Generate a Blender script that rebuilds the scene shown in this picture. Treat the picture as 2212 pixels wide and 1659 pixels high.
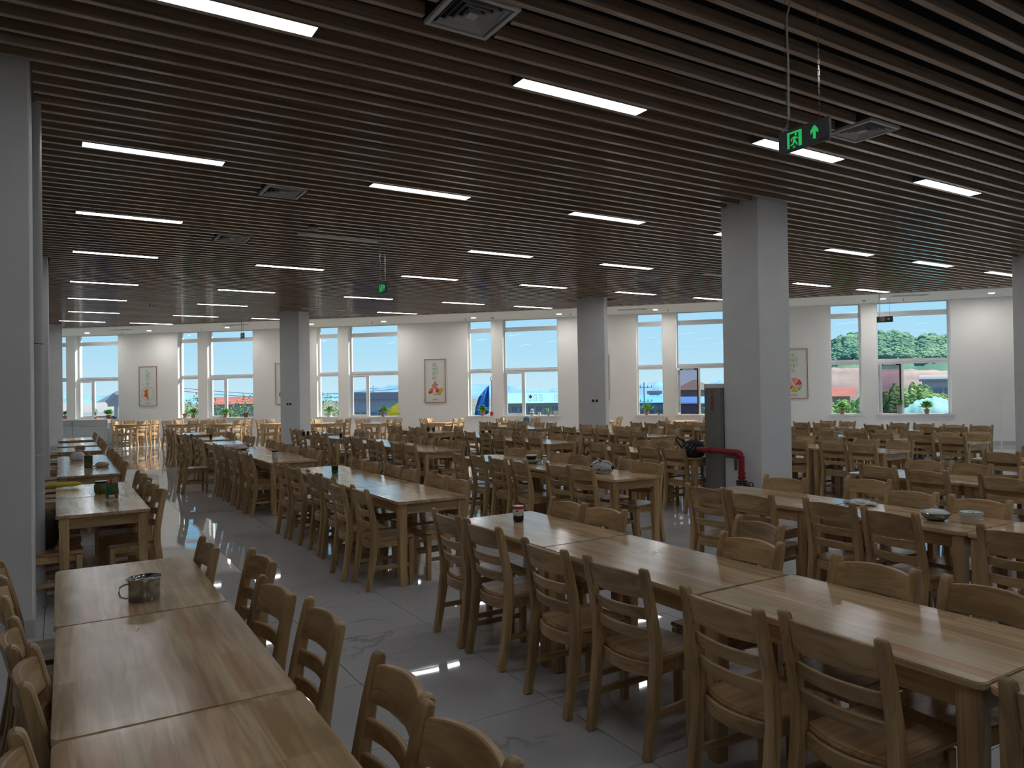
import bpy, bmesh, math, random
from mathutils import Vector, Matrix, Euler
PI = math.pi
for o in list(bpy.data.objects): bpy.data.objects.remove(o)
SC = bpy.context.scene
COL = SC.collection
# ------------------------------------------------------------------ camera
EYE = 1.75
FPX, PITCH, ROLL, YAW = 1584.6, 0.008756, -0.015267, 0.553705
Fw = Vector((math.sin(YAW)*math.cos(PITCH), math.cos(YAW)*math.cos(PITCH), math.sin(PITCH)))
Rt = Vector((math.cos(YAW), -math.sin(YAW), 0)); Up = Rt.cross(Fw)
Rr = math.cos(ROLL)*Rt + math.sin(ROLL)*Up; Ur = -math.sin(ROLL)*Rt + math.cos(ROLL)*Up
cd = bpy.data.cameras.new('camera'); cam = bpy.data.objects.new('camera', cd); COL.objects.link(cam)
cd.sensor_width = 36; cd.lens = FPX/2212*36; cd.clip_end = 3000; cd.clip_start = 0.05
cam.matrix_world = Matrix((Rr, Ur, -Fw)).transposed().to_4x4(); cam.location = (0, 0, EYE)
SC.camera = cam
# ------------------------------------------------------------------ window-wall frame: A origin, T along the wall, N outwards
A = Vector((0.17267517, 34.48963643, 0)); T = Vector((.68600888, -.72759317, 0)); N = Vector((.72759317, .68600888, 0))
def wv(u): return -.28811 + .0821677*u - .00249352*u*u
def ev(u): return -3.14311 + .103550*u - .00248856*u*u       # edge of the slatted ceiling
def W(u, dv=0, z=0):
    p = A + T*u + N*(wv(u)+dv); p.z = z; return p
def wall_rot(u):                                                # rotation of an object whose +X runs along the wall
    s = .0821677-2*.00249352*u; d = T + N*s; return math.atan2(d.y, d.x)
# ------------------------------------------------------------------ sky, sun, exposure
wd = bpy.data.worlds.new('sky'); SC.world = wd; wd.use_nodes = True
nt = wd.node_tree; nt.nodes.clear()
out = nt.nodes.new('ShaderNodeOutputWorld'); bg = nt.nodes.new('ShaderNodeBackground')
tc = nt.nodes.new('ShaderNodeTexCoord'); sp = nt.nodes.new('ShaderNodeSeparateXYZ'); cr = nt.nodes.new('ShaderNodeValToRGB')
nt.links.new(tc.outputs['Generated'], sp.inputs[0]); nt.links.new(sp.outputs['Z'], cr.inputs[0])
e = cr.color_ramp.elements
e[0].position = 0.0; e[0].color = (.40, .53, .62, 1)
e[1].position = 0.6; e[1].color = (.12, .30, .58, 1)
k = cr.color_ramp.elements.new(.05); k.color = (.31, .49, .62, 1)
k = cr.color_ramp.elements.new(.16); k.color = (.21, .44, .64, 1)
nt.links.new(cr.outputs[0], bg.inputs['Color']); nt.links.new(bg.outputs[0], out.inputs[0])
bg.inputs['Strength'].default_value = .9
SUNDIR = (N*.72 + T*.50 + Vector((0, 0, .74))).normalized()
sl = bpy.data.lights.new('sun', 'SUN'); sl.energy = 8.0; sl.angle = .009; sl.color = (1, .93, .82)
so = bpy.data.objects.new('sun', sl); COL.objects.link(so); so.rotation_euler = SUNDIR.to_track_quat('Z', 'Y').to_euler()
SC.view_settings.view_transform = 'Standard'; SC.view_settings.look = 'None'
SC.view_settings.gamma = 1; SC.view_settings.use_curve_mapping = False
SC.view_settings.exposure = 0.85
SC.cycles.max_bounces = 8; SC.cycles.diffuse_bounces = 5; SC.cycles.glossy_bounces = 4
SC.cycles.transparent_max_bounces = 12; SC.cycles.transmission_bounces = 4
SC.cycles.caustics_reflective = False; SC.cycles.caustics_refractive = False
SC.cycles.sample_clamp_indirect = 4.0
# ------------------------------------------------------------------ materials
MATS = {}
def _m(name):
    m = bpy.data.materials.new(name); m.use_nodes = True; MATS[name] = m
    return m, m.node_tree, m.node_tree.nodes['Principled BSDF']
def plain(name, col, rough=.5, metal=0, spec=.5, noise=0, nscale=20, emit=None, bump=0):
    if name in MATS: return MATS[name]
    m, nt, b = _m(name)
    b.inputs['Base Color'].default_value = (*col, 1); b.inputs['Roughness'].default_value = rough
    b.inputs['Metallic'].default_value = metal; b.inputs['Specular IOR Level'].default_value = spec
    if noise or bump:
        tc = nt.nodes.new('ShaderNodeTexCoord'); n = nt.nodes.new('ShaderNodeTexNoise')
        n.inputs['Scale'].default_value = nscale; n.inputs['Detail'].default_value = 4
        nt.links.new(tc.outputs['Object'], n.inputs['Vector'])
        if noise:
            r = nt.nodes.new('ShaderNodeMapRange'); r.inputs[1].default_value = .3; r.inputs[2].default_value = .7
            r.inputs[3].default_value = 1-noise; r.inputs[4].default_value = 1+noise*.4
            x = nt.nodes.new('ShaderNodeMix'); x.data_type = 'RGBA'; x.blend_type = 'MULTIPLY'; x.inputs[0].default_value = 1
            x.inputs[6].default_value = (*col, 1); nt.links.new(n.outputs['Fac'], r.inputs[0])
            nt.links.new(r.outputs[0], x.inputs[7]); nt.links.new(x.outputs[2], b.inputs['Base Color'])
        if bump:
            bp = nt.nodes.new('ShaderNodeBump'); bp.inputs['Strength'].default_value = bump; bp.inputs['Distance'].default_value = .01
            nt.links.new(n.outputs['Fac'], bp.inputs['Height']); nt.links.new(bp.outputs[0], b.inputs['Normal'])
    if emit:
        b.inputs['Emission Color'].default_value = (*col, 1); b.inputs['Emission Strength'].default_value = emit
    return m
def wood(name, axis, c0, c1, rough=.38, scale=1.0, blocks=False, spec=.5, coat=0):
    """oiled rubberwood: long grain along the axis; 'blocks' gives the staggered glued strips of a worktop"""
    m, nt, b = _m(name); L = nt.links.new; nn = nt.nodes.new
    tc = nn('ShaderNodeTexCoord'); oi = nn('ShaderNodeObjectInfo')
    ad = nn('ShaderNodeVectorMath'); ad.operation = 'ADD'; mu = nn('ShaderNodeVectorMath'); mu.operation = 'SCALE'
    cmb = nn('ShaderNodeCombineXYZ')
    for i in range(3): L(oi.outputs['Random'], cmb.inputs[i])
    L(cmb.outputs[0], mu.inputs[0]); mu.inputs['Scale'].default_value = 37.0
    L(tc.outputs['Object'], ad.inputs[0]); L(mu.outputs[0], ad.inputs[1])
    mp = nn('ShaderNodeMapping'); s = [26*scale]*3; s[axis] = 1.6*scale; mp.inputs['Scale'].default_value = s
    L(ad.outputs[0], mp.inputs[0])
    n1 = nn('ShaderNodeTexNoise'); n1.inputs['Scale'].default_value = 1.0; n1.inputs['Detail'].default_value = 5; n1.inputs['Distortion'].default_value = 1.2
    L(mp.outputs[0], n1.inputs['Vector'])
    mp2 = nn('ShaderNodeMapping'); s = [5*scale]*3; s[axis] = 1.0*scale; mp2.inputs['Scale'].default_value = s; L(ad.outputs[0], mp2.inputs[0])
    n2 = nn('ShaderNodeTexNoise'); n2.inputs['Scale'].default_value = 1.0; n2.inputs['Detail'].default_value = 2; L(mp2.outputs[0], n2.inputs['Vector'])
    r1 = nn('ShaderNodeMath'); r1.operation = 'MULTIPLY'; r1.inputs[1].default_value = 18; L(n2.outputs['Fac'], r1.inputs[0])
    r2 = nn('ShaderNodeMath'); r2.operation = 'SINE'; L(r1.outputs[0], r2.inputs[0])
    mixf = nn('ShaderNodeMath'); mixf.operation = 'MULTIPLY_ADD'; mixf.inputs[1].default_value = .13; L(r2.outputs[0], mixf.inputs[0]); L(n1.outputs['Fac'], mixf.inputs[2])
    cr = nn('ShaderNodeValToRGB'); cr.color_ramp.elements[0].position = .3; cr.color_ramp.elements[1].position = .72
    cr.color_ramp.elements[0].color = (*c0, 1); cr.color_ramp.elements[1].color = (*c1, 1); L(mixf.outputs[0], cr.inputs[0])
    last = cr.outputs[0]
    if blocks:
        br = nn('ShaderNodeTexBrick'); br.offset = .37; br.offset_frequency = 1; br.squash = 1
        br.inputs['Color1'].default_value = (0, 0, 0, 1); br.inputs['Color2'].default_value = (1, 1, 1, 1)
        br.inputs['Scale'].default_value = 1; br.inputs['Mortar Size'].default_value = 0.0; br.inputs['Bias'].default_value = 0
        br.inputs['Brick Width'].default_value = .42; br.inputs['Row Height'].default_value = .078
        sw = nn('ShaderNodeSeparateXYZ'); cb = nn('ShaderNodeCombineXYZ'); L(ad.outputs[0], sw.inputs[0])
        L(sw.outputs['Y'], cb.inputs[0]); L(sw.outputs['X'], cb.inputs[1]); L(cb.outputs[0], br.inputs['Vector'])
        rr = nn('ShaderNodeValToRGB'); el = rr.color_ramp.elements
        el[0].position = 0; el[0].color = (.62, .62, .50, 1); el[1].position = 1; el[1].color = (.86, .56, .46, 1)
        for p_, c_ in ((.12, (.98, .90, .80)), (.24, (1.12, 1.06, .98)), (.34, (.92, .82, .72)), (.45, (1.02, 1.0, .92)), (.55, (.84, .82, .66)), (.66, (1.12, 1.0, .9)), (.76, (.95, .78, .68)), (.86, (.90, .90, .74)), (.94, (1.05, 1.0, .94))):
            q = el.new(p_); q.color = (*c_, 1)
        L(br.outputs['Color'], rr.inputs[0])
        x = nn('ShaderNodeMix'); x.data_type = 'RGBA'; x.blend_type = 'MULTIPLY'; x.inputs[0].default_value = 1
        L(last, x.inputs[6]); L(rr.outputs[0], x.inputs[7]); last = x.outputs[2]
    # each piece a slightly different tone
    hs = nn('ShaderNodeHueSaturation'); ra = nn('ShaderNodeMapRange'); ra.inputs[3].default_value = .84; ra.inputs[4].default_value = 1.12
    L(oi.outputs['Random'], ra.inputs[0]); L(ra.outputs[0], hs.inputs['Value']); L(last, hs.inputs['Color'])
    L(hs.outputs[0], b.inputs['Base Color'])
    b.inputs['Roughness'].default_value = rough; b.inputs['Specular IOR Level'].default_value = spec
    if coat:
        b.inputs['Coat Weight'].default_value = coat; b.inputs['Coat Roughness'].default_value = .16
    bp = nn('ShaderNodeBump'); bp.inputs['Strength'].default_value = .05 if blocks else .12; bp.inputs['Distance'].default_value = .002 if blocks else .004
    nb = n1
    if blocks:
        nb = nn('ShaderNodeTexNoise'); nb.inputs['Scale'].default_value = 30; nb.inputs['Detail'].default_value = 1; L(ad.outputs[0], nb.inputs['Vector'])
    L(nb.outputs['Fac'], bp.inputs['Height']); L(bp.outputs[0], b.inputs['Normal'])
    return m
WC0, WC1 = (.33, .205, .09), (.56, .385, .195)
wood('wood_z', 2, WC0, WC1); wood('wood_y', 1, WC0, WC1); wood('wood_x', 0, WC0, WC1)
wood('table_top', 1, (.46, .335, .20), (.71, .56, .375), rough=.17, blocks=True, spec=.75)
wood('seat_wood', 0, (.33, .19, .09), (.56, .37, .195), rough=.24)
LC0, LC1 = (.52, .33, .17), (.74, .53, .30)  # same wood as the brown runs, sunlight mixed into a paler tone
wood('pale_wood_z', 2, LC0, LC1); wood('pale_wood_y', 1, LC0, LC1); wood('pale_wood_x', 0, LC0, LC1)
wood('pale_table_top', 1, (.56, .37, .2), (.78, .58, .35), rough=.26, blocks=True)
def slat_mat():
    m, nt, b = _m('slat_wood'); L = nt.links.new; nn = nt.nodes.new
    tc = nn('ShaderNodeTexCoord'); oi = nn('ShaderNodeObjectInfo')
    mp = nn('ShaderNodeMapping'); mp.inputs['Scale'].default_value = (.8, 30, 30); L(tc.outputs['Object'], mp.inputs[0])
    n = nn('ShaderNodeTexNoise'); n.inputs['Scale'].default_value = 1; n.inputs['Detail'].default_value = 4; L(mp.outputs[0], n.inputs[0])
    cr = nn('ShaderNodeValToRGB'); cr.color_ramp.elements[0].color = (.27, .18, .125, 1); cr.color_ramp.elements[1].color = (.44, .32, .235, 1)
    cr.color_ramp.elements[0].position = .35; cr.color_ramp.elements[1].position = .65
    L(n.outputs['Fac'], cr.inputs[0]); L(cr.outputs[0], b.inputs['Base Color'])
    n2 = nn('ShaderNodeTexNoise'); n2.inputs['Scale'].default_value = 2.2; n2.inputs['Detail'].default_value = 3; L(tc.outputs['Object'], n2.inputs[0])
    mr = nn('ShaderNodeMapRange'); mr.inputs[1].default_value = .35; mr.inputs[2].default_value = .7; mr.inputs[3].default_value = .15; mr.inputs[4].default_value = .24
    L(n2.outputs['Fac'], mr.inputs[0]); L(mr.outputs[0], b.inputs['Roughness'])
    b.inputs['Specular IOR Level'].default_value = .9; b.inputs['Coat Weight'].default_value = .5; b.inputs['Coat Roughness'].default_value = .1
slat_mat()
def tile_mat():
    m, nt, b = _m('marble_tile'); L = nt.links.new; nn = nt.nodes.new
    tc = nn('ShaderNodeTexCoord'); oi = nn('ShaderNodeObjectInfo')
    cmb = nn('ShaderNodeCombineXYZ'); mu = nn('ShaderNodeVectorMath'); mu.operation = 'SCALE'; mu.inputs['Scale'].default_value = 50
    for i in range(3): L(oi.outputs['Random'], cmb.inputs[i])
    L(cmb.outputs[0], mu.inputs[0]); ad = nn('ShaderNodeVectorMath'); ad.operation = 'ADD'; L(tc.outputs['Object'], ad.inputs[0]); L(mu.outputs[0], ad.inputs[1])
    n = nn('ShaderNodeTexNoise'); n.inputs['Scale'].default_value = 1.1; n.inputs['Detail'].default_value = 7; n.inputs['Distortion'].default_value = .9; L(ad.outputs[0], n.inputs[0])
    ab = nn('ShaderNodeMath'); ab.operation = 'SUBTRACT'; ab.inputs[1].default_value = .5; L(n.outputs['Fac'], ab.inputs[0])
    a2 = nn('ShaderNodeMath'); a2.operation = 'ABSOLUTE'; L(ab.outputs[0], a2.inputs[0])
    n3 = nn('ShaderNodeTexNoise'); n3.inputs['Scale'].default_value = .9; n3.inputs['Detail'].default_value = 2; L(ad.outputs[0], n3.inputs[0])
    m3 = nn('ShaderNodeMapRange'); m3.inputs[1].default_value = .52; m3.inputs[2].default_value = .62; m3.inputs[3].default_value = 1; m3.inputs[4].default_value = 0; L(n3.outputs['Fac'], m3.inputs[0])
    mr = nn('ShaderNodeMapRange'); mr.inputs[1].default_value = .0; mr.inputs[2].default_value = .014; mr.inputs[3].default_value = 0; mr.inputs[4].default_value = 1; L(a2.outputs[0], mr.inputs[0])
    mx_ = nn('ShaderNodeMath'); mx_.operation = 'MAXIMUM'; L(mr.outputs[0], mx_.inputs[0]); L(m3.outputs[0], mx_.inputs[1])
    cr = nn('ShaderNodeValToRGB'); cr.color_ramp.elements[0].color = (.36, .365, .38, 1); cr.color_ramp.elements[1].color = (.55, .55, .56, 1)
    L(mx_.outputs[0], cr.inputs[0]); L(cr.outputs[0], b.inputs['Base Color'])
    b.inputs['Roughness'].default_value = .03; b.inputs['Specular IOR Level'].default_value = .75
    nb = nn('ShaderNodeTexNoise'); nb.inputs['Scale'].default_value = 3.2; nb.inputs['Detail'].default_value = 1; L(ad.outputs[0], nb.inputs[0])
    bp = nn('ShaderNodeBump'); bp.inputs['Strength'].default_value = .04; bp.inputs['Distance'].default_value = .01; L(nb.outputs['Fac'], bp.inputs['Height']); L(bp.outputs[0], b.inputs['Normal'])
tile_mat()
def glass_mat(name, tint, gloss):
    m = bpy.data.materials.new(name); m.use_nodes = True; MATS[name] = m; nt = m.node_tree; nt.nodes.clear()
    o = nt.nodes.new('ShaderNodeOutputMaterial'); mx = nt.nodes.new('ShaderNodeMixShader'); tr = nt.nodes.new('ShaderNodeBsdfTransparent'); gl = nt.nodes.new('ShaderNodeBsdfGlossy')
    tr.inputs[0].default_value = (*tint, 1); gl.inputs['Roughness'].default_value = .02; gl.inputs[0].default_value = (1, 1, 1, 1)
    fr = nt.nodes.new('ShaderNodeFresnel'); fr.inputs[0].default_value = 1.35
    mm = nt.nodes.new('ShaderNodeMath'); mm.operation = 'MULTIPLY'; mm.inputs[1].default_value = gloss
    nt.links.new(fr.outputs[0], mm.inputs[0]); nt.links.new(mm.outputs[0], mx.inputs[0])
    nt.links.new(tr.outputs[0], mx.inputs[1]); nt.links.new(gl.outputs[0], mx.inputs[2]); nt.links.new(mx.outputs[0], o.inputs[0])
    return m
glass_mat('window_glass', (.95, .98, .97), .5); glass_mat('screen_mesh', (.66, .62, .68), .2); glass_mat('clear_plastic', (.8, .82, .82), 1.0)
def leaf_mat(name, c0, c1, sc=8):
    m, nt, b = _m(name); L = nt.links.new; nn = nt.nodes.new
    tc = nn('ShaderNodeTexCoord'); n = nn('ShaderNodeTexNoise'); n.inputs['Scale'].default_value = sc; n.inputs['Detail'].default_value = 3
    L(tc.outputs['Object'], n.inputs[0]); cr = nn('ShaderNodeValToRGB'); cr.color_ramp.elements[0].position = .35; cr.color_ramp.elements[1].position = .65
    cr.color_ramp.elements[0].color = (*c0, 1); cr.color_ramp.elements[1].color = (*c1, 1); L(n.outputs['Fac'], cr.inputs[0]); L(cr.outputs[0], b.inputs['Base Color'])
    b.inputs['Roughness'].default_value = .6 if name == 'plant_green' else 1.0; b.inputs['Specular IOR Level'].default_value = .4 if name == 'plant_green' else .04
    return m
plain('white_wall', (.88, .88, .87), .75, spec=.25, noise=.03, nscale=1.3)
plain('column_paint', (.76, .765, .77), .6, spec=.3, noise=.05, nscale=2.5)
plain('soffit_white', (.88, .88, .86), .7, spec=.2)
plain('plenum_dark', (.012, .011, .012), .9, spec=.1)
plain('joint_dark', (.05, .05, .05), .8)
plain('frame_white', (.80, .83, .85), .35)
plain('frame_dark', (.035, .03, .035), .5)
plain('sill_white', (.78, .78, .76), .4)
plain('vent_grey', (.62, .62, .62), .45)
plain('vent_dark', (.02, .02, .02), .9)
plain('lamp_housing', (.10, .10, .105), .5)
plain('lamp_trim', (.62, .64, .66), .4)
plain('diffuser_lit', (.95, .97, 1.0), .5, emit=8.0)
plain('diffuser_off', (.72, .71, .69), .5)
plain('downlight_lit', (1, .96, .90), .5, emit=210)
plain('grey_box', (.20, .205, .19), .55)
plain('steel', (.62, .63, .63), .28, metal=1)
plain('steel_dark', (.36, .37, .36), .14, metal=1)
plain('pipe_red', (.30, .015, .03), .32)
plain('red_paint', (.55, .02, .03), .4)
plain('blue_paint', (.03, .06, .22), .4)
plain('black', (.012, .012, .014), .4)
plain('black_fabric', (.012, .012, .018), .8, bump=.6, nscale=60)
plain('brown_fabric', (.05, .03, .022), .85, bump=.6, nscale=60)
plain('white_plastic', (.75, .76, .74), .35)
plain('cream_plastic', (.66, .66, .60), .35)
plain('pvc_grey', (.42, .43, .44), .45)
plain('sign_grey', (.075, .078, .085), .45)
plain('sign_green', (.02, .55, .12), .5, emit=.35)
plain('sign_white', (.7, .75, .72), .5)
plain('bag_white', (.72, .74, .76), .25, bump=1.0, nscale=45)
plain('bag_pink', (.62, .50, .50), .3, bump=1.0, nscale=40)
plain('bread', (.62, .50, .32), .7, noise=.5, nscale=40)
plain('food_brown', (.10, .07, .05), .7, noise=.5, nscale=60)
plain('sauce_dark', (.03, .008, .008), .2)
plain('packet_green', (.02, .16, .05), .3, noise=.6, nscale=60)
plain('packet_olive', (.16, .17, .05), .4, noise=.6, nscale=50)
plain('packet_brown', (.12, .055, .03), .4, noise=.6, nscale=50)
plain('yellow_cloth', (.62, .52, .08), .7, bump=.5, nscale=30)
plain('teal', (.05, .32, .34), .4)
plain('pot_terracotta', (.50, .22, .15), .7)
plain('pot_white', (.70, .70, .66), .5)
plain('pot_red', (.62, .05, .05), .5)
plain('pot_brown', (.22, .12, .10), .7)
plain('pot_grey', (.35, .37, .36), .6)
plain('poster_paper', (.74, .745, .72), .6)
plain('poster_frame', (.36, .20, .12), .5)
plain('ink_green', (.16, .44, .12), .7); plain('ink_grey', (.2, .2, .2), .7); plain('ink_pale', (.45, .45, .45), .7)
plain('ink_orange', (.80, .22, .02), .7); plain('ink_red', (.62, .05, .06), .7); plain('ink_pink', (.75, .25, .27), .7)
plain('ink_yellow', (.72, .45, .05), .7); plain('ink_leaf', (.30, .50, .06), .7); plain('ink_cream', (.72, .60, .42), .7)
plain('counter_steel', (.62, .60, .60), .35, metal=.7); plain('counter_panel', (.62, .68, .69), .45); plain('rivet', (.25, .27, .28), .5)
leaf_mat('plant_green', (.05, .22, .03), (.22, .52, .08), 30)
leaf_mat('tree_green', (0.081, 0.178, 0.081), (0.211, 0.356, 0.130), 1.2)
leaf_mat('hill_green', (0.069, 0.165, 0.124), (0.165, 0.275, 0.165), .06)
leaf_mat('bush_green', (0.107, 0.199, 0.079), (0.239, 0.332, 0.120), .5)
leaf_mat('far_hill', (0.117, 0.234, 0.359), (0.156, 0.296, 0.421), .02)  # distance haze is mixed into this hill colour
leaf_mat('earth', (0.204, 0.156, 0.150), (0.312, 0.240, 0.216), .08)
leaf_mat('ground', (0.119, 0.132, 0.125), (0.185, 0.185, 0.165), .03)
leaf_mat('tarp_teal', (0.101, 0.264, 0.283), (0.243, 0.426, 0.436), .5)
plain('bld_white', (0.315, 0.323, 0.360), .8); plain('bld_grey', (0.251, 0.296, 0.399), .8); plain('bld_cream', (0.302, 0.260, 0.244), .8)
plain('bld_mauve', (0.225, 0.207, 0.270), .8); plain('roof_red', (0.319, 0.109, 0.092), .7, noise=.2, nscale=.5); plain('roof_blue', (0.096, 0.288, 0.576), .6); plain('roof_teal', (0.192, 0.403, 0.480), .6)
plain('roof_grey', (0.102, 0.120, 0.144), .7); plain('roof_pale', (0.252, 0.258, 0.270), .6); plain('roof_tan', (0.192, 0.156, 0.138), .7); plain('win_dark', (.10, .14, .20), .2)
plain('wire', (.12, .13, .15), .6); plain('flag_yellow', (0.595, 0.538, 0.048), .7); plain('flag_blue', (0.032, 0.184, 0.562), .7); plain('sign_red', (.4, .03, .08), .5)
M = MATS
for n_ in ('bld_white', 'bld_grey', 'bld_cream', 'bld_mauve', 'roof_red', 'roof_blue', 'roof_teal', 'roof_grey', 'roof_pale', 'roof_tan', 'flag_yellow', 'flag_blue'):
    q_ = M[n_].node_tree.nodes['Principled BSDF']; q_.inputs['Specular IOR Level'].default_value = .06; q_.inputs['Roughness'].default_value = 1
# ------------------------------------------------------------------ mesh helpers
class MB:
    def __init__(s): s.v = []; s.f = []
    def add(s, vs, fs, mat=None):
        b = len(s.v)
        s.v += [tuple(mat @ Vector(p)) if mat else tuple(p) for p in vs]; s.f += [tuple(i+b for i in f) for f in fs]; return s
    def box(s, x0, x1, y0, y1, z0, z1, mat=None):
        return s.add([(x0,y0,z0),(x1,y0,z0),(x1,y1,z0),(x0,y1,z0),(x0,y0,z1),(x1,y0,z1),(x1,y1,z1),(x0,y1,z1)],
                     [(3,2,1,0),(4,5,6,7),(0,1,5,4),(1,2,6,5),(2,3,7,6),(3,0,4,7)], mat)
    def prism(s, poly, h0, h1, axis=2, mat=None):
        """poly: ccw 2-D outline; axis 2: (x,y) up z; axis 1: (x,z) extruded along y; axis 0: (y,z) along x"""
        n = len(poly)
        def P(p, h): return (p[0], p[1], h) if axis == 2 else ((p[0], h, p[1]) if axis == 1 else (h, p[0], p[1]))
        vs = [P(p, h0) for p in poly]+[P(p, h1) for p in poly]
        fs = [tuple(range(n))[::-1], tuple(range(n, 2*n))]+[(i, (i+1) % n, n+(i+1) % n, n+i) for i in range(n)]
        return s.add(vs, fs, mat)
    def rings(s, rings, closed=True, caps=True, mat=None):
        n = len(rings[0]); vs = [p for r in rings for p in r]; fs = []
        for i in range(len(rings)-1):
            for j in range(n if closed else n-1):
                a = i*n+j; b = i*n+(j+1) % n; fs.append((a, b, b+n, a+n))
        if caps: fs += [tuple(range(n))[::-1], tuple(range((len(rings)-1)*n, len(rings)*n))]
        return s.add(vs, fs, mat)
    def tube(s, pts, r, n=6, mat=None):
        pts = [Vector(p) for p in pts]; R = []
        rr = r if isinstance(r, (list, tuple)) else [r]*len(pts)
        for i, p in enumerate(pts):
            d = (pts[min(i+1, len(pts)-1)]-pts[max(i-1, 0)]).normalized()
            a = Vector((0, 0, 1)) if abs(d.z) < .9 else Vector((1, 0, 0)); x = d.cross(a).normalized(); y = d.cross(x)
            R.append([tuple(p+(x*math.cos(2*PI*k/n)+y*math.sin(2*PI*k/n))*rr[i]) for k in range(n)])
        return s.rings(R, mat=mat)
    def lathe(s, prof, n=16, c=(0, 0, 0), sx=1, sy=1, mat=None):
        return s.rings([[(c[0]+sx*r*math.cos(2*PI*k/n), c[1]+sy*r*math.sin(2*PI*k/n), c[2]+z) for k in range(n)] for r, z in prof], mat=mat, caps=prof[0] != prof[-1])
    def mesh(s, mat, bevel=0, smooth=False, segs=1, name='m'):
        me = bpy.data.meshes.new(name); me.from_pydata(s.v, [], s.f); bm = bmesh.new(); bm.from_mesh(me)
        bmesh.ops.recalc_face_normals(bm, faces=bm.faces)
        if bevel:
            es = [e for e in bm.edges if len(e.link_faces) == 2 and e.calc_face_angle(0) > .6]
            bmesh.ops.bevel(bm, geom=es, offset=bevel, segments=segs, affect='EDGES', clamp_overlap=True)
        bm.to_mesh(me); bm.free()
        me.materials.append(M[mat] if isinstance(mat, str) else mat)
        if smooth:
            me.polygons.foreach_set('use_smooth', [True]*len(me.polygons))
            try: me.set_sharp_from_angle(angle=math.radians(smooth if smooth is not True else 40))
            except Exception: pass
        return me
def obj(name, me, parent=None, loc=None, rz=0):
    o = bpy.data.objects.new(name, me); COL.objects.link(o)
    if parent: o.parent = parent
    if loc is not None: o.location = loc
    if rz: o.rotation_euler = (0, 0, rz)
    return o
def tag(o, label, cat, group=None):
    o['label'] = label; o['category'] = cat
    if group: o['group'] = group
    return o
def thing(name, label, cat, group=None, loc=(0, 0, 0), rz=0):
    return tag(obj(name, None, None, loc, rz), label, cat, group)
def struct(name, me=None, parent=None, loc=None, rz=0):
    o = obj(name, me, parent, loc, rz)
    if not parent: o['kind'] = 'structure'
    return o
def copy_tree(o, parent=None):
    c = o.copy(); COL.objects.link(c); c.parent = parent
    for ch in o.children: copy_tree(ch, c)
    return c
def round_rect(x0, x1, y0, y1, r, n=4):
    P = []
    for cx, cy, a0 in ((x1-r, y0+r, -PI/2), (x1-r, y1-r, 0), (x0+r, y1-r, PI/2), (x0+r, y0+r, PI)):
        P += [(cx+r*math.cos(a0+PI/2*i/n), cy+r*math.sin(a0+PI/2*i/n)) for i in range(n+1)]
    return P
def text_mesh(body, size, mat, depth=.001, rot=None, align='CENTER'):
    c = bpy.data.curves.new('t', 'FONT'); c.body = body; c.size = size; c.align_x = align; c.align_y = 'CENTER'; c.extrude = depth; c.resolution_u = 2
    o = bpy.data.objects.new('t', c); COL.objects.link(o)
    bpy.context.view_layer.update()
    me = bpy.data.meshes.new_from_object(o.evaluated_get(bpy.context.evaluated_depsgraph_get()))
    bpy.data.objects.remove(o); me.materials.clear(); me.materials.append(M[mat])
    me.transform(rot or Matrix.Rotation(PI/2, 4, 'X'))
    return me
ORD = ['first', 'second', 'third', 'fourth', 'fifth', 'sixth', 'seventh', 'eighth', 'ninth', 'tenth', 'eleventh', 'twelfth', 'thirteenth']
R = random.Random(7)
# ================================================================== SETTING
H = 4.2; HS = 4.18
# columns: (name, label bits, centre, half sizes, rotation)
def corner_box(B, w, d):    # near corner B, faces along -T and +N
    c = Vector(B)-T*w/2+N*d/2; return (c.x, c.y)
COLUMNS = [(-.545, 6.825, .375, .375, 0), (-.52, 15.65, .38, .38, 0), (8.12, 6.77, .31, .31, 0), (16.3, 6.77, .31, .31, 0)]
c5 = corner_box((6.17, 22.14, 0), .66, .62); c6 = corner_box((12.51, 15.46, 0), .74, .66); AT = math.atan2(T.y, T.x)
COLUMNS += [(c5[0], c5[1], .33, .31, AT), (c6[0], c6[1], .37, .33, AT), (-.54, 29.4, .66, .3, 0)]
# floor: dark joint bed, then the tiles as pieces on it
fl = struct('floor', MB().box(-4, 27, -6, 37, -.2, -.004).mesh('joint_dark'))
TS = .82; X0 = 1.53-TS*7; Y0 = 3.44-TS*11
tile_me = MB().prism(round_rect(-TS/2+.0025, TS/2-.0025, -TS/2+.0025, TS/2-.0025, .001, 1), -.004, 0).mesh('marble_tile', name='tile')
def seen(x, y, m=.0):
    v = Vector((x, y, 0))-Vector((0, 0, EYE)); d = v.dot(Fw)
    if d < .2: return False
    u = v.dot(Rr)/d*FPX; w = v.dot(Ur)/d*FPX
    return abs(u) < 1106+m and -w < 830+m
cells = []
for i in range(38):
    for j in range(53):
        x = X0+TS*(i+.5); y = Y0+TS*(j+.5)
        if -3.9 < x < 26.5 and -5.6 < y < 36.5 and (Vector((x, y, 0))-A).dot(N) < .9: cells.append((math.hypot(x, y), x, y, seen(x, y, 350)))
near = sorted([c for c in cells if c[3]])[:300]; ns = {(c[1], c[2]) for c in near}
for d, x, y, s in near: obj('tile', tile_me, fl, (x, y, 0))
mb = MB()
for d, x, y, s in cells:
    if (x, y) not in ns: mb.box(x-TS/2+.0025, x+TS/2-.0025, y-TS/2+.0025, y+TS/2-.0025, -.004, 0)
q = obj('tile', mb.mesh('marble_tile'), fl); q['kind'] = 'stuff'
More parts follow.
